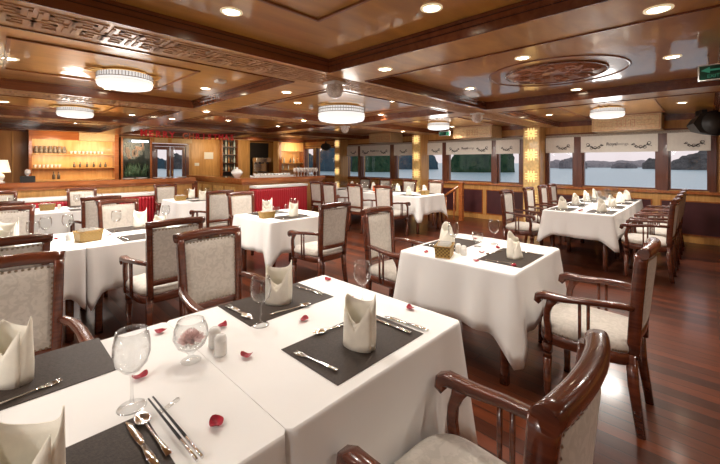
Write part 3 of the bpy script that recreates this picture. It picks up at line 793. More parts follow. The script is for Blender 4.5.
# ------------------------------------------------------------------ tables and cloths
ZT_ = .75
def make_table(x0, x1, y0, y1, lb, nleg=2):
    t = thing('dining_table', lb, 'table', ((x0+x1)/2, (y0+y1)/2, 0), group='dark wooden dining tables under white cloths'); w, h = (x1-x0)/2-.012, (y1-y0)/2-.012
    MB().box(-w, w, -h, h, ZT_-.035, ZT_-.006, .004).build('table_top', 'mold', t)
    MB().box(-w+.04, w-.04, -h+.04, -h+.06, ZT_-.11, ZT_-.036).box(-w+.04, w-.04, h-.06, h-.04, ZT_-.11, ZT_-.036).box(-w+.04, -w+.06, -h+.06, h-.06, ZT_-.11, ZT_-.036).box(w-.06, w-.04, -h+.06, h-.06, ZT_-.11, ZT_-.036).build('apron', 'mold', t)
    for i in range(nleg):
        x = -w+.085+(2*w-.17)*i/(nleg-1)
        for sy_ in (-1, 1):
            MB().bar([(x, sy_*(h-.085), ZT_-.036), (x, sy_*(h-.085), .1), (x, sy_*(h-.085), 0)], lambda i: (.06, .05, .055)[i], lambda i: (.06, .05, .055)[i], side=(1, 0, 0)).build('leg', 'mahog', t)
def cloth(x0, x1, y0, y1, lb, drop=.37, flat=(), seed=0, seam=False):
    rnd = random.Random(seed)
    g = {s: .0015 for s in flat}
    X0_, X1_ = x0+(.002 if 'L' in flat else 0), x1-(.002 if 'R' in flat else 0)
    Yy0, Yy1 = y0, y1
    cx_, cy_ = (X0_+X1_)/2, (Yy0+Yy1)/2
    rad = .012
    per = []   # point, normal, side, corner distance
    st = .03
    sides = [('B', (X0_, Yy0), (X1_, Yy0), (0, -1)), ('R', (X1_, Yy0), (X1_, Yy1), (1, 0)), ('T', (X1_, Yy1), (X0_, Yy1), (0, 1)), ('L', (X0_, Yy1), (X0_, Yy0), (-1, 0))]
    for nm, a, b, n in sides:
        a = Vector(a); b = Vector(b); L = (b-a).length; d = (b-a)/L; c = max(8, int(L/st))
        for k in range(c+1):
            s_ = rad+(L-2*rad)*k/c
            q = a+d*s_
            da, db = s_, L-s_
            per.append((q, Vector(n), nm, da, db))
    def freecorner(nm, end):   # a corner drapes only if neither of its sides is flat
        order = 'BRTL'; i = order.index(nm); o2 = order[(i+(1 if end else -1)) % 4]
        return nm not in flat and o2 not in flat
    mb = MB()
    rows = [0, .012, .04, .12, .25, .4, .55, .7, .85, 1.0]
    ph = [rnd.uniform(0, 6) for _ in range(4)]
    ring = []
    for t in rows:
        rr = []
        for q, n, nm, da, db in per:
            ca = math.exp(-(da/.085)**1.35) if freecorner(nm, 0) else 0
            cb = math.exp(-(db/.085)**1.35) if freecorner(nm, 1) else 0
            c = max(ca, cb)
            diag = Vector(((1 if q.x > cx_ else -1), (1 if q.y > cy_ else -1))).normalized()
            d2 = min(da if freecorner(nm, 0) else 9, db if freecorner(nm, 1) else 9)
            fold = math.exp(-((d2-.15)/.05)**2)
            if nm in flat:
                off = n*.0; dr = drop*.96+(.10*max(math.exp(-(da/.05)**2), math.exp(-(db/.05)**2)) if seam else 0)
            else:
                s_ = da
                off = n*(.004+t*(.028+.011*math.sin(s_*11+ph[0])+.008*math.sin(s_*23+ph[1])))+diag*c*t*.065-n*fold*t*.026
                off += n*.012*math.exp(-((d2-.24)/.06)**2)*t
                dr = drop*(1+.40*c-.03*fold)+.006*math.sin(s_*9+ph[2])
                if seam:
                    order = 'BRTL'; i_ = order.index(nm)
                    e0 = da if order[(i_-1) % 4] in flat else 9; e1 = db if order[(i_+1) % 4] in flat else 9; e = min(e0, e1)
                    off += n*t*(.05*math.exp(-(e/.05)**2)-.02*math.exp(-((e-.11)/.04)**2)+.02*math.exp(-((e-.19)/.04)**2)); dr += .12*math.exp(-(e/.07)**2)
            if t == 0: off = Vector((0, 0))
            z = ZT_+.004-dr*t - (0.003 if t > 0 else 0)
            rr.append(mb.b.verts.new((q.x+off.x, q.y+off.y, z)))
        ring.append(rr)
    n = len(per)
    for r0, r1 in zip(ring, ring[1:]):
        for k in range(n):
            f = mb.b.faces.new((r0[k], r0[(k+1) % n], r1[(k+1) % n], r1[k])); f.smooth = True
    mb.b.faces.new(ring[0])
    o = mb.build('tablecloth', 'cloth'); o.modifiers.new('s', 'SOLIDIFY').thickness = .0015
    o.modifiers['s'].offset = 0
    tag(o, lb, 'tablecloth', 'white cloths on the dining tables')
    return o
tabs = [
 (-.36, .54, .78, 1.70, 'left-hand foreground dining table hidden under its white cloth', 'white tablecloth on the left half of the foreground pair, under the red petals', ('R',)),
 (.54, 1.44, .78, 1.70, 'right-hand foreground dining table hidden under its white cloth', 'white tablecloth on the right half of the foreground pair, its front drop catching cream light', ('L',)),
 (2.26, 3.20, .86, 1.74, 'square dining table with dark legs under the right-hand white cloth', 'white tablecloth draped to a low corner on the right-hand square table', ()),
 (-.35, .56, 3.62, 4.52, 'left half of the second table on the left, under a white cloth', 'white tablecloth on the left half of the second table on the left', ('R',)),
 (.56, 1.46, 3.62, 4.52, 'right half of the second table on the left, under a white cloth', 'white tablecloth with a long corner drop on the second table, beside the woven basket', ('L',)),
 (2.25, 3.18, 3.60, 4.48, 'square centre dining table under a white cloth before the red skirt', 'white tablecloth on the square centre table before the red skirt', ()),
 (-.35, 1.46, 6.42, 7.22, 'third dining table on the left near the buffet', 'white tablecloth on the third table on the left near the buffet', ()),
 (2.26, 3.2, 6.42, 7.28, 'small dining table left of the bar', 'white tablecloth on the small table left of the bar', ()),
]
for i, (x0, x1, y0, y1, l1, l2, fl) in enumerate(tabs):
    make_table(x0, x1, y0, y1, l1); cloth(x0, x1, y0, y1, l2, .39 if i < 3 else .37, fl, i, i in (3, 4))
make_table(5.6, 8.42, .88, 1.72, 'long dining table with dark legs running to the windows on the right', 4)
cloth(5.6, 8.42, .88, 1.72, 'white tablecloth on the long table running to the windows, pointed near corner', .33, (), 21)
make_table(5.95, 6.9, 4.12, 7.2, 'long dining table in the far middle by the window wall', 2)
cloth(5.95, 6.9, 4.12, 7.2, 'white tablecloth on the far middle table beside the stair rail', .36, (), 22)

# ------------------------------------------------------------------ tableware prototypes
ZI = ZT_+.0055
def napkin_mesh():
    mb = MB(); n = 48
    # wrapped sheet with overlap at the front (-Y); two peaks left/right
    def fn(u, v):
        a = -PI/2 + (u-.5)*2*PI*1.12           # overlap around the front
        back = .5-.5*math.cos((u-.5)*2*PI*1.12)  # 0 at back ... 1 front
        ang = (u-.5)*2*PI*1.12                   # 0 = back, +-pi = front
        pk = math.exp(-(abs(abs(ang)-1.3)/.5)**1.3)
        h = .158-.05*max(0, min(1, (abs(ang)-1.6)/1.2))+(.05 if ang > 0 else .026)*pk-.03*max(0, (abs(ang)-2.6))
        rb = .064+.002*u
        r = rb*(.93+.07*min(1, v*4))*(1-.03*v)
        z = h*v
        ca, sa = math.sin(ang), math.cos(ang)
        return (r*ca*1.04, r*sa*.66*(1-.25*v)-.004*u, z)
    mb.grid(fn, n, 8)
    # folded front flap forming the V
    def fl(u, v):
        x = (u-.5)*.122; w = abs(u-.5)*2
        top = .07+(.10 if u > .5 else .075)*w**1.1
        return (x*(1-.05*v), -.047*math.sqrt(max(.05, 1-(x/.07)**2))*(1-.14*v)-.003, top*v)
    mb.grid(fl, 15, 6)
    # round closed foot
    o = mb.build('folded_napkin', 'napkin'); 
    s = o.modifiers.new('s', 'SOLIDIFY'); s.thickness = .003; s.offset = -1
    return o
NAP = Proto(tag(napkin_mesh(), 'x', 'napkin'))
def peaked_mesh():
    mb = MB()
    def fn(u, v):
        ang = (u-.5)*2*PI*1.1
        h = .115+.072*math.exp(-(ang/1.25)**2)+.018*math.exp(-((abs(ang)-1.9)/.4)**2)
        r = (.068+.002*u)*(.95+.05*min(1, v*4))*(1-.27*v**1.6)
        return (r*math.sin(ang)*(1.0-.15*v), r*math.cos(ang)*.7*(1-.1*v)-.004*u+.012*v, h*v)
    mb.grid(fn, 44, 9)
    def fl(u, v):
        x = (u-.5)*.125; w = abs(u-.5)*2
        return (x*(1-.3*v), -.05*math.sqrt(max(.05, 1-(x/.072)**2))*(1-.35*v)-.003, (.13-.07*w)*v)
    mb.grid(fl, 15, 6)
    o = mb.build('folded_napkin', 'napkin'); m_ = o.modifiers.new('s', 'SOLIDIFY'); m_.thickness = .003; m_.offset = -1
    return o
NAP2 = Proto(tag(peaked_mesh(), 'x', 'napkin'))
MAT = Proto(tag(MB().box(-.235, .235, -.155, .155, 0, .002, .0006).build('placemat', 'mat'), 'x', 'placemat'))
def wineglass():
    t = thing('wine_glass', 'x', 'glass')
    pr = [(0, .006), (.004, .006), (.034, .0015), (.035, 0), (.030, .003), (.006, .010), (.0038, .03), (.0036, .075), (.006, .088), (.02, .097), (.037, .118), (.044, .145), (.043, .172), (.037, .205), (.0355, .205), (.0415, .172), (.0425, .145), (.0355, .12), (.019, .100), (.003, .094), (0, .093)]
    MB().lathe(pr, 32).build('glass_body', 'glass', t)
    return t
WG = Proto(wineglass())
def tumbler():
    t = thing('water_goblet', 'x', 'glass')
    pr = [(0, .004), (.03, .002), (.031, 0), (.008, .006), (.007, .02), (.02, .03), (.038, .05), (.043, .08), (.04, .115), (.0385, .115), (.041, .08), (.036, .052), (.018, .034), (0, .03)]
    MB().lathe(pr, 28).build('glass_body', 'glass', t)
    return t
TU = Proto(tumbler())
def fork():
    mb = MB()
    mb.bar([(0, -.1, .004), (0, -.06, .006), (0, 0, .004), (0, .035, .005), (0, .05, .004)], lambda i: (.016, .011, .006, .006, .016)[i], .003, side=(1, 0, 0))
    mb.bar([(0, .05, .004), (0, .065, .003)], lambda i: (.016, .023)[i], .0022, side=(1, 0, 0))
    for k in range(4): mb.bar([(-.0095+k*.0063, .064, .003), (-.0095+k*.0063, .085, .003), (-.0095+k*.0063, .1, .006)], lambda i: (.0036, .0034, .002)[i], .002, side=(1, 0, 0))
    return tag(mb.build('fork', 'steel'), 'x', 'fork')
def knife():
    mb = MB()
    mb.bar([(0, -.11, .004), (0, -.06, .005), (0, -.01, .004)], lambda i: (.015, .017, .012)[i], .006, side=(1, 0, 0))
    mb.bar([(0, -.01, .004), (.001, .02, .004), (.002, .08, .003), (-.003, .11, .003)], lambda i: (.010, .018, .019, .004)[i], .0018, side=(1, 0, 0))
    return tag(mb.build('knife', 'steel'), 'x', 'knife')
def spoon():
    mb = MB()
    mb.bar([(0, -.1, .004), (0, -.06, .006), (0, 0, .004), (0, .04, .006), (0, .055, .005)], lambda i: (.015, .011, .006, .006, .009)[i], .003, side=(1, 0, 0))
    def fn(u, v):
        a = u*2*PI; r = v
        return (.0195*r*math.cos(a)*(1-.12*math.sin(a)), .078+.029*r*math.sin(a), .0015+.0065*r*r)
    mb.grid(fn, 20, 6, closed=True)
    o = mb.build('spoon', 'steel'); s = o.modifiers.new('s', 'SOLIDIFY'); s.thickness = .0012
    return tag(o, 'x', 'spoon')
FK, KN, SP = Proto(fork()), Proto(knife()), Proto(spoon())
def shaker():
    t = thing('salt_shaker', 'x', 'shaker')
    MB().lathe([(0, 0), (.02, 0), (.022, .003), (.022, .05), (.021, .056), (0, .056)], 20).build('body', 'white', t)
    MB().lathe([(.021, .056), (.019, .066), (.012, .072), (0, .074)], 20).build('cap', 'white', t)
    return t
SH = Proto(shaker())
def basket():
    t = thing('woven_basket', 'x', 'basket')
    mb = MB()
    w, h, H = .062, .04, .07
    for (a, b, c, d_) in ((-w, w, -h, -h+.006), (-w, w, h-.006, h), (-w, -w+.006, -h+.006, h-.006), (w-.006, w, -h+.006, h-.006)): mb.box(a, b, c, d_, 0, H)
    mb.box(-w+.006, w-.006, -h+.006, h-.006, 0, .005)
    for v in mb.b.verts: k = 1+.15*v.co.z/H; v.co.x *= k; v.co.y *= k
    mb.build('wicker_body', 'weave', t)
    k = 1.15
    MB().tube([(-w*k, -h*k, H), (w*k, -h*k, H), (w*k, h*k, H), (-w*k, h*k, H), (-w*k, -h*k, H)], .0045, 6).tube([(-w, -h, .004), (w, -h, .004), (w, h, .004), (-w, h, .004), (-w, -h, .004)], .004, 6).build('rim', 'basket', t)
    mb = MB()
    for q in range(9):
        x = -.05+q*.0125; mb.box(x, x+.003, -.032, .032, .01, .082+.006*math.sin(q*2.3), 0, Matrix.Rotation(R(4*math.sin(q)), 4, 'Y'))
    mb.build('sachets', 'paper', t)
    return t
BK = Proto(basket())
def petal():
    mb = MB()
    def fn(u, v):
        a = u*2*PI; r = v
        x = .017*r*math.cos(a); y = .013*r*math.sin(a)*(1+.3*math.cos(a))
        return (x, y, .002+.010*r*r*(.4+.6*math.cos(a)**2)+.002*math.sin(3*a)*r)
    mb.grid(fn, 18, 5, closed=True)
    return tag(mb.build('rose_petal', 'petal'), 'x', 'petal')
_p = petal()
for v_ in _p.data.vertices: v_.co *= 1.35
PT = Proto(_p)

def seat_set(x, y, rz, where, full=2, dx=0, dy=0, glass=True, grp='', side='', nrot=0, parts=None, goblet=False):
    """x,y = centre of the placemat; rz = 0 for a diner sitting at lower Y facing +Y"""
    a = R(rz); c, s = math.cos(a), math.sin(a)
    def W(px, py): return (x+px*c-py*s, y+px*s+py*c, ZI)
    MAT.put(W(0, 0), a, 'charcoal placemat %s' % where, 'charcoal placemats'+grp)
    (NAP2 if ('long window' in where or 'right-hand square' in where or 'far middle' in where) else NAP).put((W(dx, dy)[0], W(dx, dy)[1], ZI+.002), R(-46+((nrot*37) % 50-25)+((x*31+y*17) % 1-.5)*40), 'folded cream napkin standing %s' % where, 'folded cream napkins'+grp)
    if glass: WG.put(W(.16, .20), a, 'clear wine glass %s' % where, 'wine glasses'+grp)
    if goblet: TU.put(W(.06, .26), a, 'short water goblet %s' % where, 'water goblets'+grp)
    if full >= 1:
        FK.put((*W(-.20, .0)[:2], ZI+.002), a+R(8), 'steel fork lying %s' % where, 'steel forks'+grp)
        KN.put((*W(.195, -.01)[:2], ZI+.002), a, 'steel knife lying %s' % where, 'steel knives'+grp)
    if full >= 2:
        SP.put((*W(.02, .135)[:2], ZI+.002), a+R(80), 'steel dessert spoon %s' % where, 'steel spoons'+grp)

# foreground
seat_set(.99, .98, 0, 'at the near right seat of the foreground table', 2, -.01, -.035, False, nrot=200)
WG.put((1.28, 1.22, ZI), 0, 'empty wine glass at the right edge of the foreground table before a chair')
KN.put((1.245, .93, ZI+.002), R(4), 'second steel knife beside the near right placemat of the foreground table, outermost')
seat_set(1.005, 1.54, 180, 'at the far right seat of the foreground table', 2, .0, .01, False, nrot=40)
WG.put((.81, 1.37, ZI), 0, 'wine glass in front of the twin-peaked napkin on the foreground table')
SP.put((.80, 1.56, ZI+.002), R(184), 'steel spoon lying beside the knife at the far right seat of the foreground table')
# near left
MAT.put((.065, .965, ZI), 0, 'charcoal placemat at the bottom left corner under knife and spoon')
NAP.put((.055, .96, ZI+.002), R(-40), 'pointed cream napkin cut off by the bottom left edge of the photo')
KN.put((.262, 1.0, ZI+.002), R(2), 'steel knife at the bottom left, leftmost beside the table spoon')
SP.put((.292, 1.01, ZI+.002), R(3), 'large steel table spoon between the knife and the chopsticks')
WG.put((.285, 1.175, ZI), 0, 'large clear wine glass nearest the camera at the left', scale=(1.08, 1.08, 1.06))
t = thing('chopsticks', 'pair of black chopsticks with silver ends lying on a rest at the bottom left', 'chopsticks', (.335, .98, ZI), R(2))
for x in (-.006, .006):
    MB().tube([(x, .18, .012), (x, -.05, .012)], lambda i: (.0022, .0036)[i], 8).build('stick', 'black', t)
    o = MB().tube([(x, -.05, .012), (x, -.14, .012)], .0037, 8).build('stick_end', 'steel', t); o['label'] = 'silver end'
t = tag(MB().bar([(-.03, 0, .004), (-.012, 0, .003), (.012, 0, .003), (.03, 0, .004)], .012, lambda i: (.008, .005, .005, .008)[i]).build('chopstick_rest', 'glass'), 'small clear chopstick rest beneath the black chopsticks', 'chopstick rest')
t.location = (.36, 1.10, ZI); t.rotation_euler = (0, 0, R(20))
# far left
MAT.put((.07, 1.575, ZI), R(180), 'charcoal placemat at the left edge before the largest chair back')
NAP.put((.06, 1.585, ZI+.002), R(-60), 'cream napkin at the left edge before the largest studded chair back')
FK.put((.065, 1.455, ZI+.002), R(-80), 'steel fork lying across the placemat edge at the far left')
# flower glass
t = thing('brandy_glass', 'short-stemmed brandy glass holding a pink flower, in the middle of the foreground table', 'glass', (.495, 1.30, ZI))
MB().lathe([(0, .006), (.03, .003), (.032, 0), (.034, .002), (.012, .012), (.009, .026), (.02, .036), (.045, .055), (.058, .085), (.054, .115), (.043, .142), (.042, .142), (.0525, .115), (.0565, .085), (.044, .058), (.019, .040), (0, .037)], 36).build('glass_body', 'glass', t)
fl = thing('pink_flower', 'pink flower floating inside the brandy glass', 'flower', (.495, 1.30, ZI+.070))
mb = MB()
for k in range(6):
    R0 = .044-.0062*k; ph = k*.9
    def fn(u, v, R0=R0, ph=ph, k=k):
        a = u*2*PI; r = R0*v*(1+.10*math.sin(9*a+ph)*v)
        return (r*math.cos(a), r*math.sin(a), .004*k+.016*v*v*(.5+.12*k)+.004*math.sin(11*a+ph*2)*v)
    mb.grid(fn, 72, 6, closed=True)
mb.build('petals', 'pink', fl)
MB().lathe([(0, 0), (.006, .001), (.007, .012), (0, .016)], 10).xf(Matrix.Translation((0, 0, .022))).build('flower_heart', 'pink', fl)
mb = MB()
for k in range(40):
    a = random.uniform(0, 6.28); r = random.uniform(0, .03); z = .045+random.uniform(0, .022)+r*.3
    mb.lathe([(0, -.005), (.005, 0), (0, .005)], 6, (r*math.cos(a), r*math.sin(a), z))
g = mb.build('glass_beads', 'globe'); g.location = (.495, 1.30, ZI); tag(g, 'clear glass beads in the bottom of the flower glass', 'beads', kind='stuff')
SH.put((.585, 1.265, ZI), 0, 'white ceramic shaker nearer the camera, right of the flower glass')
SH.put((.595, 1.335, ZI), 0, 'white ceramic shaker half hidden behind its twin, right of the flower glass')
ploc = [(.34, 1.31, 'behind the nearest wine glass'), (.42, .93, 'alone at the bottom of the left cloth'), (.49, 1.60, 'near the far edge, left of the flower glass'), (.69, 1.47, 'just behind the white shakers'), (.64, 1.18, 'between the shakers and the front placemat'), (.96, 1.27, 'between the two right-hand placemats'), (1.39, 1.60, 'at the far corner of the foreground table'), (1.27, 1.30, 'just left of the right-hand wine glass'), (1.385, 1.01, 'right of the front cutlery on the foreground table')]
for k, (x, y, w) in enumerate(ploc): PT.put((x, y, ZI), k*1.3, 'dark red rose petal %s' % w, 'rose petals on the foreground table')
# right-hand square table
seat_set(2.66, 1.03, 0, 'at the near seat of the right-hand square table', 2, 0, -.02, False, nrot=20)
WG.put((2.98, 1.30, ZI), 0, 'tall wine glass on the far right corner of the right-hand square table')
seat_set(2.75, 1.56, 180, 'at the far seat of the right-hand square table', 1, .06, -.02, False, nrot=30)
WG.put((2.60, 1.47, ZI), 0, 'wine glass next to the white shakers on the right-hand square table')
TU.put((2.80, 1.36, ZI), 0, 'round water goblet in the middle of the right-hand square table')
BK.put((2.35, 1.40, ZI), R(20), 'small woven basket of sachets on the right-hand square table', scale=(1.25, 1.25, 1.2))
SH.put((2.47, 1.31, ZI), 0, 'white shaker nearer the camera beside the basket on the right-hand square table')
SH.put((2.50, 1.37, ZI), 0, 'white shaker just behind its twin by the basket on the right-hand square table')
for k, (x, y, w) in enumerate(((2.33, 1.55, 'at the left edge'), (2.37, 1.16, 'before the basket'), (2.44, .93, 'before the near placemat'), (2.62, 1.24, 'between basket and near placemat'), (2.85, 1.21, 'behind the near placemat'), (3.05, 1.5, 'near the far glass'))): PT.put((x, y, ZI), k*1.7, 'dark red rose petal %s on the right-hand square table' % w, 'rose petals on the right-hand square table')
# centre table
BK.put((2.42, 3.95, ZI), R(0), 'small woven basket of sachets on the centre table', scale=(1.25, 1.25, 1.1))
seat_set(2.68, 3.79, 0, 'at the near seat of the centre table', 1, .03, .0, True, nrot=200)
seat_set(2.66, 4.30, 180, 'at the far seat of the centre table', 0, -.0, -.03, True, nrot=20)
TU.put((2.85, 4.12, ZI), 0, 'round water goblet on the centre table between two napkins')
TU.put((2.62, 4.05, ZI), 0, 'round water goblet just behind the basket on the centre table')
# second table on the left
BK.put((.62, 3.93, ZI), R(15), 'small woven basket of sachets by the cloth corner of the second left table', scale=(1.3, 1.3, 1.3))
seat_set(1.06, 3.80, 0, 'at the near right seat of the second left table', 1, .10, .0, False, nrot=30)
WG.put((.90, 4.27, ZI), 0, 'wine glass standing before the far chair at the second left table')
WG.put((1.40, 4.40, ZI), 0, 'wine glass at the far right corner of the second left table')
seat_set(1.08, 4.34, 180, 'at the far right seat of the second left table', 0, -.05, 0, False, nrot=20)
seat_set(.13, 4.34, 180, 'at the far left seat of the second left table', 1, -.0, 0, False, nrot=20)
seat_set(.10, 3.80, 0, 'at the near left seat of the second left table', 2, .0, 0, True, nrot=30)
WG.put((.36, 4.22, ZI), 0, 'left one of the two wine glasses at the seam of the second left table')
WG.put((.52, 4.28, ZI), 0, 'right one of the two wine glasses at the seam of the second left table')
for k, (x, y, w) in enumerate(((.79, 4.05, 'right of the basket'), (.43, 4.2, 'left of the basket'))): PT.put((x, y, ZI), k*1.7, 'dark red rose petal %s on the second left table' % w, 'rose petals on the second left table')
SH.put((.50, 4.05, ZI), 0, 'white shaker just left of the woven basket on the second left table')
# third table on the left
BK.put((.60, 6.85, ZI), 0, 'small woven basket on the third left table')
SH.put((.74, 6.9, ZI), 0, 'white shaker right of the basket on the third left table')
for (x, y, rz, w) in ((.08, 6.6, 0, 'at the near left seat of the third left table'), (1.05, 6.6, 0, 'at the near right seat of the third left table'), (.15, 7.05, 180, 'at the far left seat of the third left table'), (1.1, 7.05, 180, 'at the far right seat of the third left table')):
    seat_set(x, y, rz, w, 0, 0, 0, True, nrot=25)
# small table before the bar
BK.put((2.42, 6.85, ZI), 0, 'small woven basket on the small table left of the bar')
for (x, y, rz, w) in ((2.72, 6.6, 0, 'at the near seat of the small table left of the bar'), (2.72, 7.1, 180, 'at the far seat of the small table left of the bar')):
    seat_set(x, y, rz, w, 0, 0, 0, True, nrot=25)
# long window table
for k, nm in enumerate(('first', 'second', 'third', 'fourth')):
    x = (5.95, 6.7, 7.42, 8.10)[k]
    seat_set(x, 1.06, 0, 'at the %s right-hand seat of the long window table' % nm, 1, 0, 0, True, grp=' on the long window table', nrot=25, goblet=True)
    seat_set(x-.05, 1.54, 180, 'at the %s left-hand seat of the long window table' % nm, 1, 0, 0, True, grp=' on the long window table', nrot=205, goblet=True)
for k, (x, w) in enumerate(((5.8, 'nearest'), (5.92, 'second nearest'), (6.45, 'mid-table'))): PT.put((x, 1.3, ZI), k, 'dark petal on the centre line of the long window table, %s' % w, 'petals on the long window table')
# far middle table
for k, nm in enumerate(('first', 'second', 'third', 'fourth')):
    y = (4.5, 5.25, 6.02, 6.78)[k]
    seat_set(6.13, y, -90, 'at the %s camera-side seat of the far middle table' % nm, 0, 0, 0, True, grp=' on the far middle table', nrot=25)
    seat_set(6.72, y, 90, 'at the %s window-side seat of the far middle table' % nm, 0, 0, 0, True, grp=' on the far middle table', nrot=25)
BK.put((6.43, 4.3, ZI), 0, 'small woven basket on the near end of the far middle table')
o = Proto(tag(MB().box(-.09, .09, -.04, .04, 0, .13, .006).box(-.086, .086, -.043, -.04, .03, .10).build('drinks_menu', 'orangep'), 'orange card stand on the far middle table, nearer one', 'card stand', 'orange card stands'))
o.put((6.42, 5.65, ZI), R(-45)); o.put((6.42, 6.45, ZI), R(-45), 'orange card stand on the far middle table, farther one')
# upturned glasses at the bar end
UG = thing('stemmed_bar_glass', 'clear stemmed glass standing on the right end of the bar', 'glass', group='clear glasses on the right end of the bar')
MB().lathe([(0, .004), (.034, .0), (.006, .010), (.004, .08), (.02, .095), (.04, .13), (.042, .16), (.036, .21), (.034, .21), (.04, .16), (.037, .13), (0, .1)], 18).build('glass_body', 'globe', UG)
UG = Proto(UG)
for i in range(7):
    for j in range(2): UG.put((5.45+i*.095, 7.42+j*.15, 1.09), 0)

# ------------------------------------------------------------------ lamps
def drum(r, h):
    t = thing('ceiling_lamp', 'x', 'lamp')
    MB().lathe([(0, 0), (r*.8, 0), (r*.82, -.01), (r*.8, -.02), (0, -.02)], 48).build('base_plate', 'gold', t)
    mb = MB()
    n = 48
    for sg in (-1, 1):
        for e in (-.5, 0, .5):
            p = [(sg*(r*.7), e*.10, -.012), (sg*(r+.03), e*.16, -.014), (sg*(r+.08), e*.30*.3, -.012)]
            mb.tube(p, lambda i: (.012, .009, .004)[i], 6)
    mb.build('scroll_bracket', 'gold', t)
    # upper crystal band
    pr = [(r*.985, -.018), (r*.985, -h*.42)]
    MB().lathe([(r*.82, -.02), (r*.97, -.03), (r*.97, -h*.45)], 64).build('crystal_band', 'lampband', t)
    mb = MB()
    for k in range(56):
        a = 2*PI*k/56; x, y = r*.985*math.cos(a), r*.985*math.sin(a)
        mb.tube([(x, y, -.032), (x, y, -h*.44)], .0035, 4, up=(1, 0, 0))
    mb.build('crystal_rods', 'globe' if r < .3 else 'brass_stud', t)
    if r > .3:
        for q, z in enumerate((-h*.12, -h*.27)):
            MB().lathe([(r*.985, z-.005), (r*1.0, z), (r*.985, z+.005)], 64).build('band_ring', 'brass_stud', t)
    mb = MB()
    for k in range(64):
        a = 2*PI*k/64; mb.lathe([(0, -.006), (.006, 0), (0, .006)], 6, (r*1.0*math.cos(a), r*1.0*math.sin(a), -h*.62))
    mb.build('bead_row', 'ringm', t)
    MB().lathe([(r*.99, -h*.44), (r*1.005, -h*.46), (r*.99, -h*.48)], 64).build('dark_rim', 'brass_stud', t)
    MB().lathe([(r*.985, -h*.47), (r*.985, -h*.78), (r*.93, -h*.9), (r*.7, -h*.98), (r*.3, -h*1.02), (0, -h*1.03)], 64).build('diffuser', 'lampglow', t)
    return t
dr = Proto(drum(.235, .165))
lamps = [(-2.0, 1.12, 'unseen drum ceiling lamp added left of the foreground table for fill light'), (.93, 4.06, 'drum ceiling lamp with gold brackets above the second left table, largest on the left'), (.97, 7.2, 'smaller-looking drum ceiling lamp above the third left table'), (6.9, 1.16, 'drum ceiling lamp above the long window table'), (6.85, 4.23, 'drum ceiling lamp above the far middle table beside a small green sign')]  # first lamp is unseen, added as fill for the foreground
def area(x, y, z, e, size, rot=(0, 0, 0), c=(1, .94, .87)):
    l = bpy.data.lights.new('area_lamp_or_fill', 'AREA'); l.shape = 'DISK'; l.size = size; l.energy = e; l.color = c
    o = bpy.data.objects.new('area_lamp_or_fill', l); COL.objects.link(o); o.location = (x, y, z); o.rotation_euler = rot
def point(x, y, z, e, r=.2, c=(1, .93, .85)):
    l = bpy.data.lights.new('lamp_light', 'POINT'); l.energy = e; l.shadow_soft_size = r; l.color = c
    o = bpy.data.objects.new('lamp_light', l); COL.objects.link(o); o.location = (x, y, z)
for x, y, lb in lamps:
    dr.put((x, y, ZC), 0, lb); area(x, y, ZC-.19, 34, .42); point(x, y, ZC-.40, 12, .2)
big = drum(.365, .25); big['label'] = 'largest drum ceiling lamp with crystal bands, in the middle of the ceiling'; big.location = (3.85, 4.12, ZC)
area(3.85, 4.12, ZC-.28, 55, .66); point(3.85, 4.12, ZC-.5, 20, .28)
# carved medallion
t = thing('ceiling_medallion', 'round carved wooden medallion on the ceiling between the front table and the windows', 'medallion', (3.85, 1.08, ZC))
mb = MB().lathe([(.585, 0), (.59, -.008), (.603, -.008), (.608, 0)], 64); mb.build('outer_ring', 'bead', t)
MB().lathe([(.445, -.001), (.445, -.012), (.43, -.015), (.42, -.004)], 64).build('inner_ring', 'mold', t)
mb = MB().lathe([(0, -.006), (.42, -.006), (.42, -.001)], 48)
for k in range(8):
    a0 = 2*PI*k/8
    for rr, s in ((.30, 1), (.16, .7)):
        pts = []
        for q in range(12):
            an = q/11*PI*2.6; r2 = .085*s*(1-q/15)
            pts.append((rr*math.cos(a0)+r2*math.cos(an+a0), rr*math.sin(a0)+r2*math.sin(an+a0), -.012))
        mb.tube(pts, .010*s, 6)
mb.build('carving', 'copper', t)
# glass dome fixtures at band crossings
t = thing('dome_fixture', 'x', 'ceiling fixture')
MB().box(-.085, .085, -.085, .085, -.03, 0, .008).build('base', 'white', t)
MB().lathe([(.075, -.03), (.085, -.06), (.082, -.10), (.06, -.135), (.03, -.155), (0, -.16)], 24).build('glass_bowl', 'globe', t)
df = Proto(t)
for x, y, lb in ((2.34, 2.60, 'glass bowl ceiling fixture on a square base, just before the largest lamp'), (5.38, 2.62, 'glass bowl ceiling fixture near the gilded pillar, right of centre'), (5.33, 5.6, 'glass bowl ceiling fixture beyond the largest lamp')): df.put((x, y, ZB), 0, lb)
tag(MB().box(-.05, .05, -.05, .05, -.03, 0, .006).build('smoke_detector', 'white', loc=(1.72, 3.72, ZC)), 'small white box on the ceiling right of the largest left lamp', 'detector')
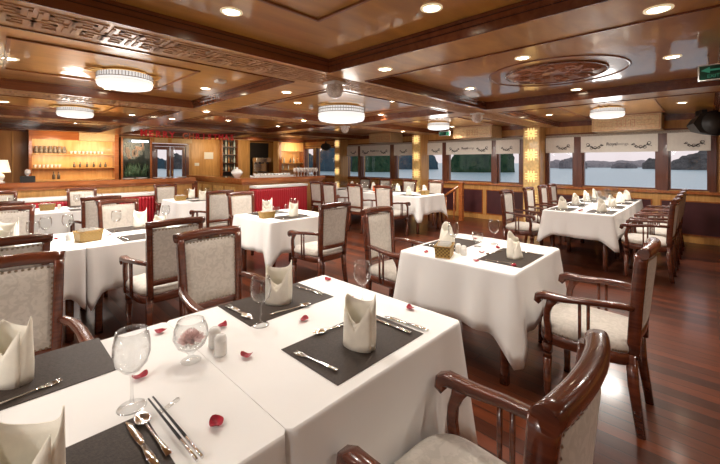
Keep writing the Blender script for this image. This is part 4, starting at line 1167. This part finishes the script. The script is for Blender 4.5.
# downlights
t = thing('downlight', 'x', 'downlight')
MB().lathe([(.044, 0), (.062, 0), (.062, -.005), (.048, -.008), (.044, -.003)], 28).build('trim_ring', 'ringm', t)
MB().lathe([(0, -.004), (.0455, -.004)], 28).build('lens', 'spot', t)
dl = Proto(t)
def near(v, L): return any(a-.02 < v < b+.02 for a, b in L)
DL = [(.2, -1.2, 'added out of view behind the camera'), (-.75, .3, 'added out of view at rear left'), (-.75, 2.1, 'added out of view at left'), (1.6, -.9, 'added out of view at rear right'), (3.2, -1.3, 'added out of view at right'), (4.9, -1.0, 'added out of view at far right'), (.98, 1.98, 'over the back edge of the foreground table'), (1.74, 1.12, 'brightest, top centre'), (2.36, .18, 'on the beam at the top right'), (.98, 3.14, 'just before the largest left lamp'), (1.79, 4.26, 'right of the largest left lamp'), (.13, 4.22, 'at the left edge'),  # entries behind and beside the view are unseen, added to light the foreground
      (2.30, 1.93, 'on the beam before the glass bowl fixture'), (2.30, 3.35, 'left of the largest lamp on the beam'), (3.16, 4.32, 'just left of the largest lamp'), (4.07, 5.37, 'behind the largest lamp, left'), (4.03, 3.22, 'right of the largest lamp'), (5.0, 4.3, 'beyond the largest lamp, right'), (6.4, 5.86, 'far centre'),
      (3.1, 1.11, 'left of the carved medallion'), (3.96, 2.02, 'beyond the carved medallion'), (3.93, .21, 'right of the carved medallion'), (4.9, 1.13, 'behind the carved medallion'), (6.09, .27, 'before the right lamp, first of two'), (7.07, .27, 'before the right lamp, second of two'), (6.13, 2.2, 'near the gilded pillar, left'), (7.19, 2.1, 'near the gilded pillar, right'),
      (1.0, 5.1, 'behind the largest left lamp'), (1.86, 7.65, 'above the small bar-side table, left'), (2.3, 6.9, 'above the small bar-side table'), (2.3, 5.45, 'on the beam before the bar'), (1.39, 10.2, 'above the lit cabinet'), (.17, 7.29, 'at the left edge, farther'), (7.22, 5.48, 'far right beyond the far lamp'), (6.0, 3.5, 'before the far lamp, left'), (7.9, 4.5, 'behind the far lamp, first'), (5.96, 4.84, 'left of the far lamp'), (4.01, 6.1, 'in front of the bar'), (4.9, 7.5, 'above the bar front'), (6.3, 9.4, 'beyond the bar'), (6.0, 10.3, 'beyond the bar, farthest'), (2.69, 10.0, 'above the display left of the door'), (3.5, 7.2, 'over the bar corner')]
for k, (x, y, w) in enumerate(DL):
    band = near(x, xb) or near(y, yb)
    z = (ZB-.009) if near(y, yb) else (ZB if band else ZC)
    dl.put((x, y, z), 0, 'small round recessed downlight %s' % w, 'recessed ceiling downlights')
    l = bpy.data.lights.new('downlight_beam', 'SPOT'); l.energy = 50; l.spot_size = R(125); l.spot_blend = .8; l.shadow_soft_size = .05; l.color = (1, .92, .83)
    o = bpy.data.objects.new('downlight_beam', l); COL.objects.link(o); o.location = (x, y, z-.02)
# added warm area lights brightening the back wall and cabinets, no fixtures
for (x, y, z, e) in ((1.2, YB-.9, 1.75, 26), (2.1, YB-.9, 1.75, 26), (8.1, 11.1, 1.9, 18), (5.2, 11.4, 1.9, 20), (6.4, 11.2, 1.9, 16), (3.2, 11.2, 1.9, 14)): area(x, y, z, e*.42, .7, (R(80), 0, 0), (1, .8, .52))
point(.14, 8.72, 1.38, 2, .05, (1, .8, .55))

# ------------------------------------------------------------------ signs and speakers
def exit_sign(x, y0, y1, z0, z1, lb, big):
    t = thing('exit_sign', lb, 'sign', (x, (y0+y1)/2, z0)); h = (y1-y0)/2; H = z1-z0
    MB().box(-.012, .012, -h, h, 0, .008).box(-.012, .012, -h, h, H-.008, H).box(-.012, .012, -h, -h+.01, .008, H-.008).box(-.012, .012, h-.01, h, .008, H-.008).build('frame', 'alu', t)
    MB().box(-.008, .008, -h+.01, h-.01, .008, H-.008).build('face', 'exit_g', t)
    MB().box(-.0095, -.008, -h+.012, -h+.012+h*.55, .012, H-.012).build('side_field', 'exit_p', t)
    c = .10*h/.18
    # arrow pointing left
    mb = MB().box(-.010, -.008, c-.06, c+.03, H*.60, H*.60+.014)
    V = [mb.b.verts.new((-.0095, c+p, H*.60+.007+q)) for p, q in ((.075, 0), (.02, .026), (.02, -.026))]; mb.b.faces.new(V)
    mb.build('arrow', 'exit_t', t)
    text_mesh('writing', 'EXIT', .036, 'exit_t', t, Matrix.Translation((-.009, c, H*.27)) @ FACE_MX, .001)
    MB().tube([(0, -h*.7, H), (0, -h*.7, H+max(.02, ZC-z1))], .004, 6, up=(1, 0, 0)).tube([(0, h*.7, H), (0, h*.7, H+max(.02, ZC-z1))], .004, 6, up=(1, 0, 0)).build('hanger', 'alu', t)
exit_sign(4.1, -.36, .06, 2.115, 2.245, 'hanging green exit sign with arrow and white frame at the top right edge', 1)
exit_sign(7.9, 4.56, 4.86, 2.10, 2.21, 'small green exit sign hanging beside the far drum lamp', 0)
def speaker(lb, loc, rz, s):
    t = thing('wall_speaker', lb, 'speaker', loc, rz)
    mb = MB()
    mb.grid(lambda u, v: ((.18-.05*v)*s*math.cos(u*2*PI), -.16*s+.32*s*v, (.13-.04*v)*s*math.sin(u*2*PI)), 8, 4, closed=True, smooth=False)
    bmesh.ops.holes_fill(mb.b, edges=mb.b.edges)
    mb.build('cabinet', 'black', t)
    MB().lathe([(0, .0), (.11*s, 0), (.12*s, .01), (0, .012)], 24).xf(Matrix.Translation((0, -.163*s, 0)) @ Matrix.Rotation(R(90), 4, 'X')).build('grille', 'dark', t)
    MB().box(-.02*s, .02*s, .1*s, .26*s, -.02*s, .3*s*.7).build('bracket', 'black', t)
speaker('large black oval loudspeaker under the ceiling at the right edge above the windows', (8.1, -.02, 2.06), R(-70), 1.6)
speaker('small black loudspeaker hanging near the farthest gilded pillar', (8.35, 9.75, 1.98), R(-40), 1.05)

# banner
t = thing('letter_banner', 'red foil MERRY CHRISTMAS letter banner strung beneath the ceiling before the door', 'banner', (3.42, 8.95, 2.07))
Lx = (5.0-2.45)
s = 'MERRY CHRISTMAS'; x = -1.02
mb = MB(); mb.tube([(-1.12+2.24*k/14, 0, .10-.02*math.sin(PI*k/14)) for k in range(15)], .003, 5).build('string', 'redletter', t)
for ch in s:
    if ch != ' ':
        o = text_mesh('letter', ch, .185, 'redletter', t, Matrix.Translation((x, 0, .015-.02*math.sin(PI*(x+1.02)/2.1))) @ FACE_MY, .003, .006)
        if ch in 'Y' or ch == 'C' or ch == 'H': o.data.materials.clear(); o.data.materials.append(M['orangep' if ch != 'Y' else 'redletter'])
    x += .146
# ------------------------------------------------------------------ outside
struct(MB().box(-300, 1500, -900, 1500, -4.6, -4).build('trim_10', 'water')); bpy.data.objects['trim_10'].name = 'water'
wo = bpy.data.objects['water']; del wo['kind']; tag(wo, 'calm pale blue bay water seen through the windows', 'water', kind='stuff')
A = R(44); CA, SA = math.cos(A), math.sin(A)
def dirpt(t, d):   # t = tan of the bearing from the boat's diagonal, d = distance along the diagonal
    return d*(CA+t*SA), d*(SA-t*CA)
def karst(t0, t1, ztop, d, mat, lb, seed, asym=0, flat=.0, grp=None):
    w = abs(t1-t0)*d/2; x, y = dirpt((t0+t1)/2, d)
    b = bmesh.new(); bmesh.ops.create_icosphere(b, subdivisions=5, radius=1)
    H = ztop+4
    for v in b.verts:
        p = v.co.copy()
        r = math.hypot(p.x, p.y)
        zz = max(p.z, -.2)
        if zz > 0: zz = zz**(.55 if flat else .8)
        n1 = noise.fractal(Vector((p.x*1.6+seed*7.1, p.y*1.6, p.z*1.2)), 1, 2, 5)
        n2 = noise.fractal(Vector((p.x*5+seed*3.3, p.y*5, p.z*3)), 1, 2, 4)
        k = 1+.10*n1+.06*n2
        hh = 1+.25*n1*(r < .9)+asym*p.x
        v.co = Vector((p.x*w*k, p.y*w*.5*k, max(-.02*H, zz*H*max(.1, hh)+.04*n2*H*(zz > .05))))
    for f in b.faces: f.smooth = False
    me = bpy.data.meshes.new('karst_island'); b.to_mesh(me); b.free(); me.materials.append(M[mat])
    o = bpy.data.objects.new('karst_island', me); COL.objects.link(o)
    o.location = (x, y, -4); o.rotation_euler = (0, 0, R(44)-R(90))
    tag(o, lb, 'island', grp or 'rocky islands beyond the windows')
T = lambda px: (px-360)/360
KS = [
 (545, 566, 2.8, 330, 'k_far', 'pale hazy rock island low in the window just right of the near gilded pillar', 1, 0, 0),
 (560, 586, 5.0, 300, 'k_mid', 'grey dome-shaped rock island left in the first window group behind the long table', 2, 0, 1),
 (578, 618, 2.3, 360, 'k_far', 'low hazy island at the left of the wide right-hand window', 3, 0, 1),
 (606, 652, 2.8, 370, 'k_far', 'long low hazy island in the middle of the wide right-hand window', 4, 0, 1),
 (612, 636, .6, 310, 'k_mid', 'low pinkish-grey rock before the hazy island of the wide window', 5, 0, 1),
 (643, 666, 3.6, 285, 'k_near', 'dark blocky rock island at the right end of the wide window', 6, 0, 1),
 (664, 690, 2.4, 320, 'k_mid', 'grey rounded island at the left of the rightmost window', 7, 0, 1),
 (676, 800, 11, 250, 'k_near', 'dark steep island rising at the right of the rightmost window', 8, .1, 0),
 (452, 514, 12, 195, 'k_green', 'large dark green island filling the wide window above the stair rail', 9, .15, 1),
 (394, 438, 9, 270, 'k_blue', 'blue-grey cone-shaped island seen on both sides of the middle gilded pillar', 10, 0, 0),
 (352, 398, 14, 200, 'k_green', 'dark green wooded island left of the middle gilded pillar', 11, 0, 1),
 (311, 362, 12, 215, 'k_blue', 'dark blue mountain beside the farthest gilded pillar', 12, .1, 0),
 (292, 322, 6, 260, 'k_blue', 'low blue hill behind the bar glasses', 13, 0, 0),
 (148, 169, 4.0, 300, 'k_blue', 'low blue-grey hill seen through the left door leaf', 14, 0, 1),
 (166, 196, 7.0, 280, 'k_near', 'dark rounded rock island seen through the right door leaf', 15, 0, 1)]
for a, b, zt, d, m, lb, sd, asy, flt in KS: karst(T(a), T(b), zt, d, m, lb, sd, asy, flt)

# ------------------------------------------------------------------ world, camera, view
w = bpy.data.worlds.new('World'); SC.world = w; w.use_nodes = True
t = w.node_tree; bg = t.nodes['Background']
tc = t.nodes.new('ShaderNodeTexCoord'); sp = t.nodes.new('ShaderNodeSeparateXYZ'); rp = t.nodes.new('ShaderNodeValToRGB')
t.links.new(tc.outputs['Generated'], sp.inputs[0]); t.links.new(sp.outputs['Z'], rp.inputs['Fac']); t.links.new(rp.outputs['Color'], bg.inputs['Color'])
e = rp.color_ramp.elements
e[0].position = 0; e[0].color = (.88, .76, .77, 1); e[1].position = .6; e[1].color = (.62, .64, .70, 1)
k = e.new(.08); k.color = (.90, .82, .83, 1)
bg.inputs['Strength'].default_value = 1.0

cam = bpy.data.cameras.new('camera'); co = bpy.data.objects.new('camera', cam); COL.objects.link(co)
co.location = (0, 0, 1.45); co.rotation_euler = (R(90), 0, R(-46))
cam.sensor_width = 36; cam.lens = 18; cam.shift_y = -70/720; cam.clip_end = 4000; cam.clip_start = .02
SC.camera = co
SC.view_settings.view_transform = 'Standard'
SC.view_settings.look = 'None'
SC.view_settings.exposure = .1
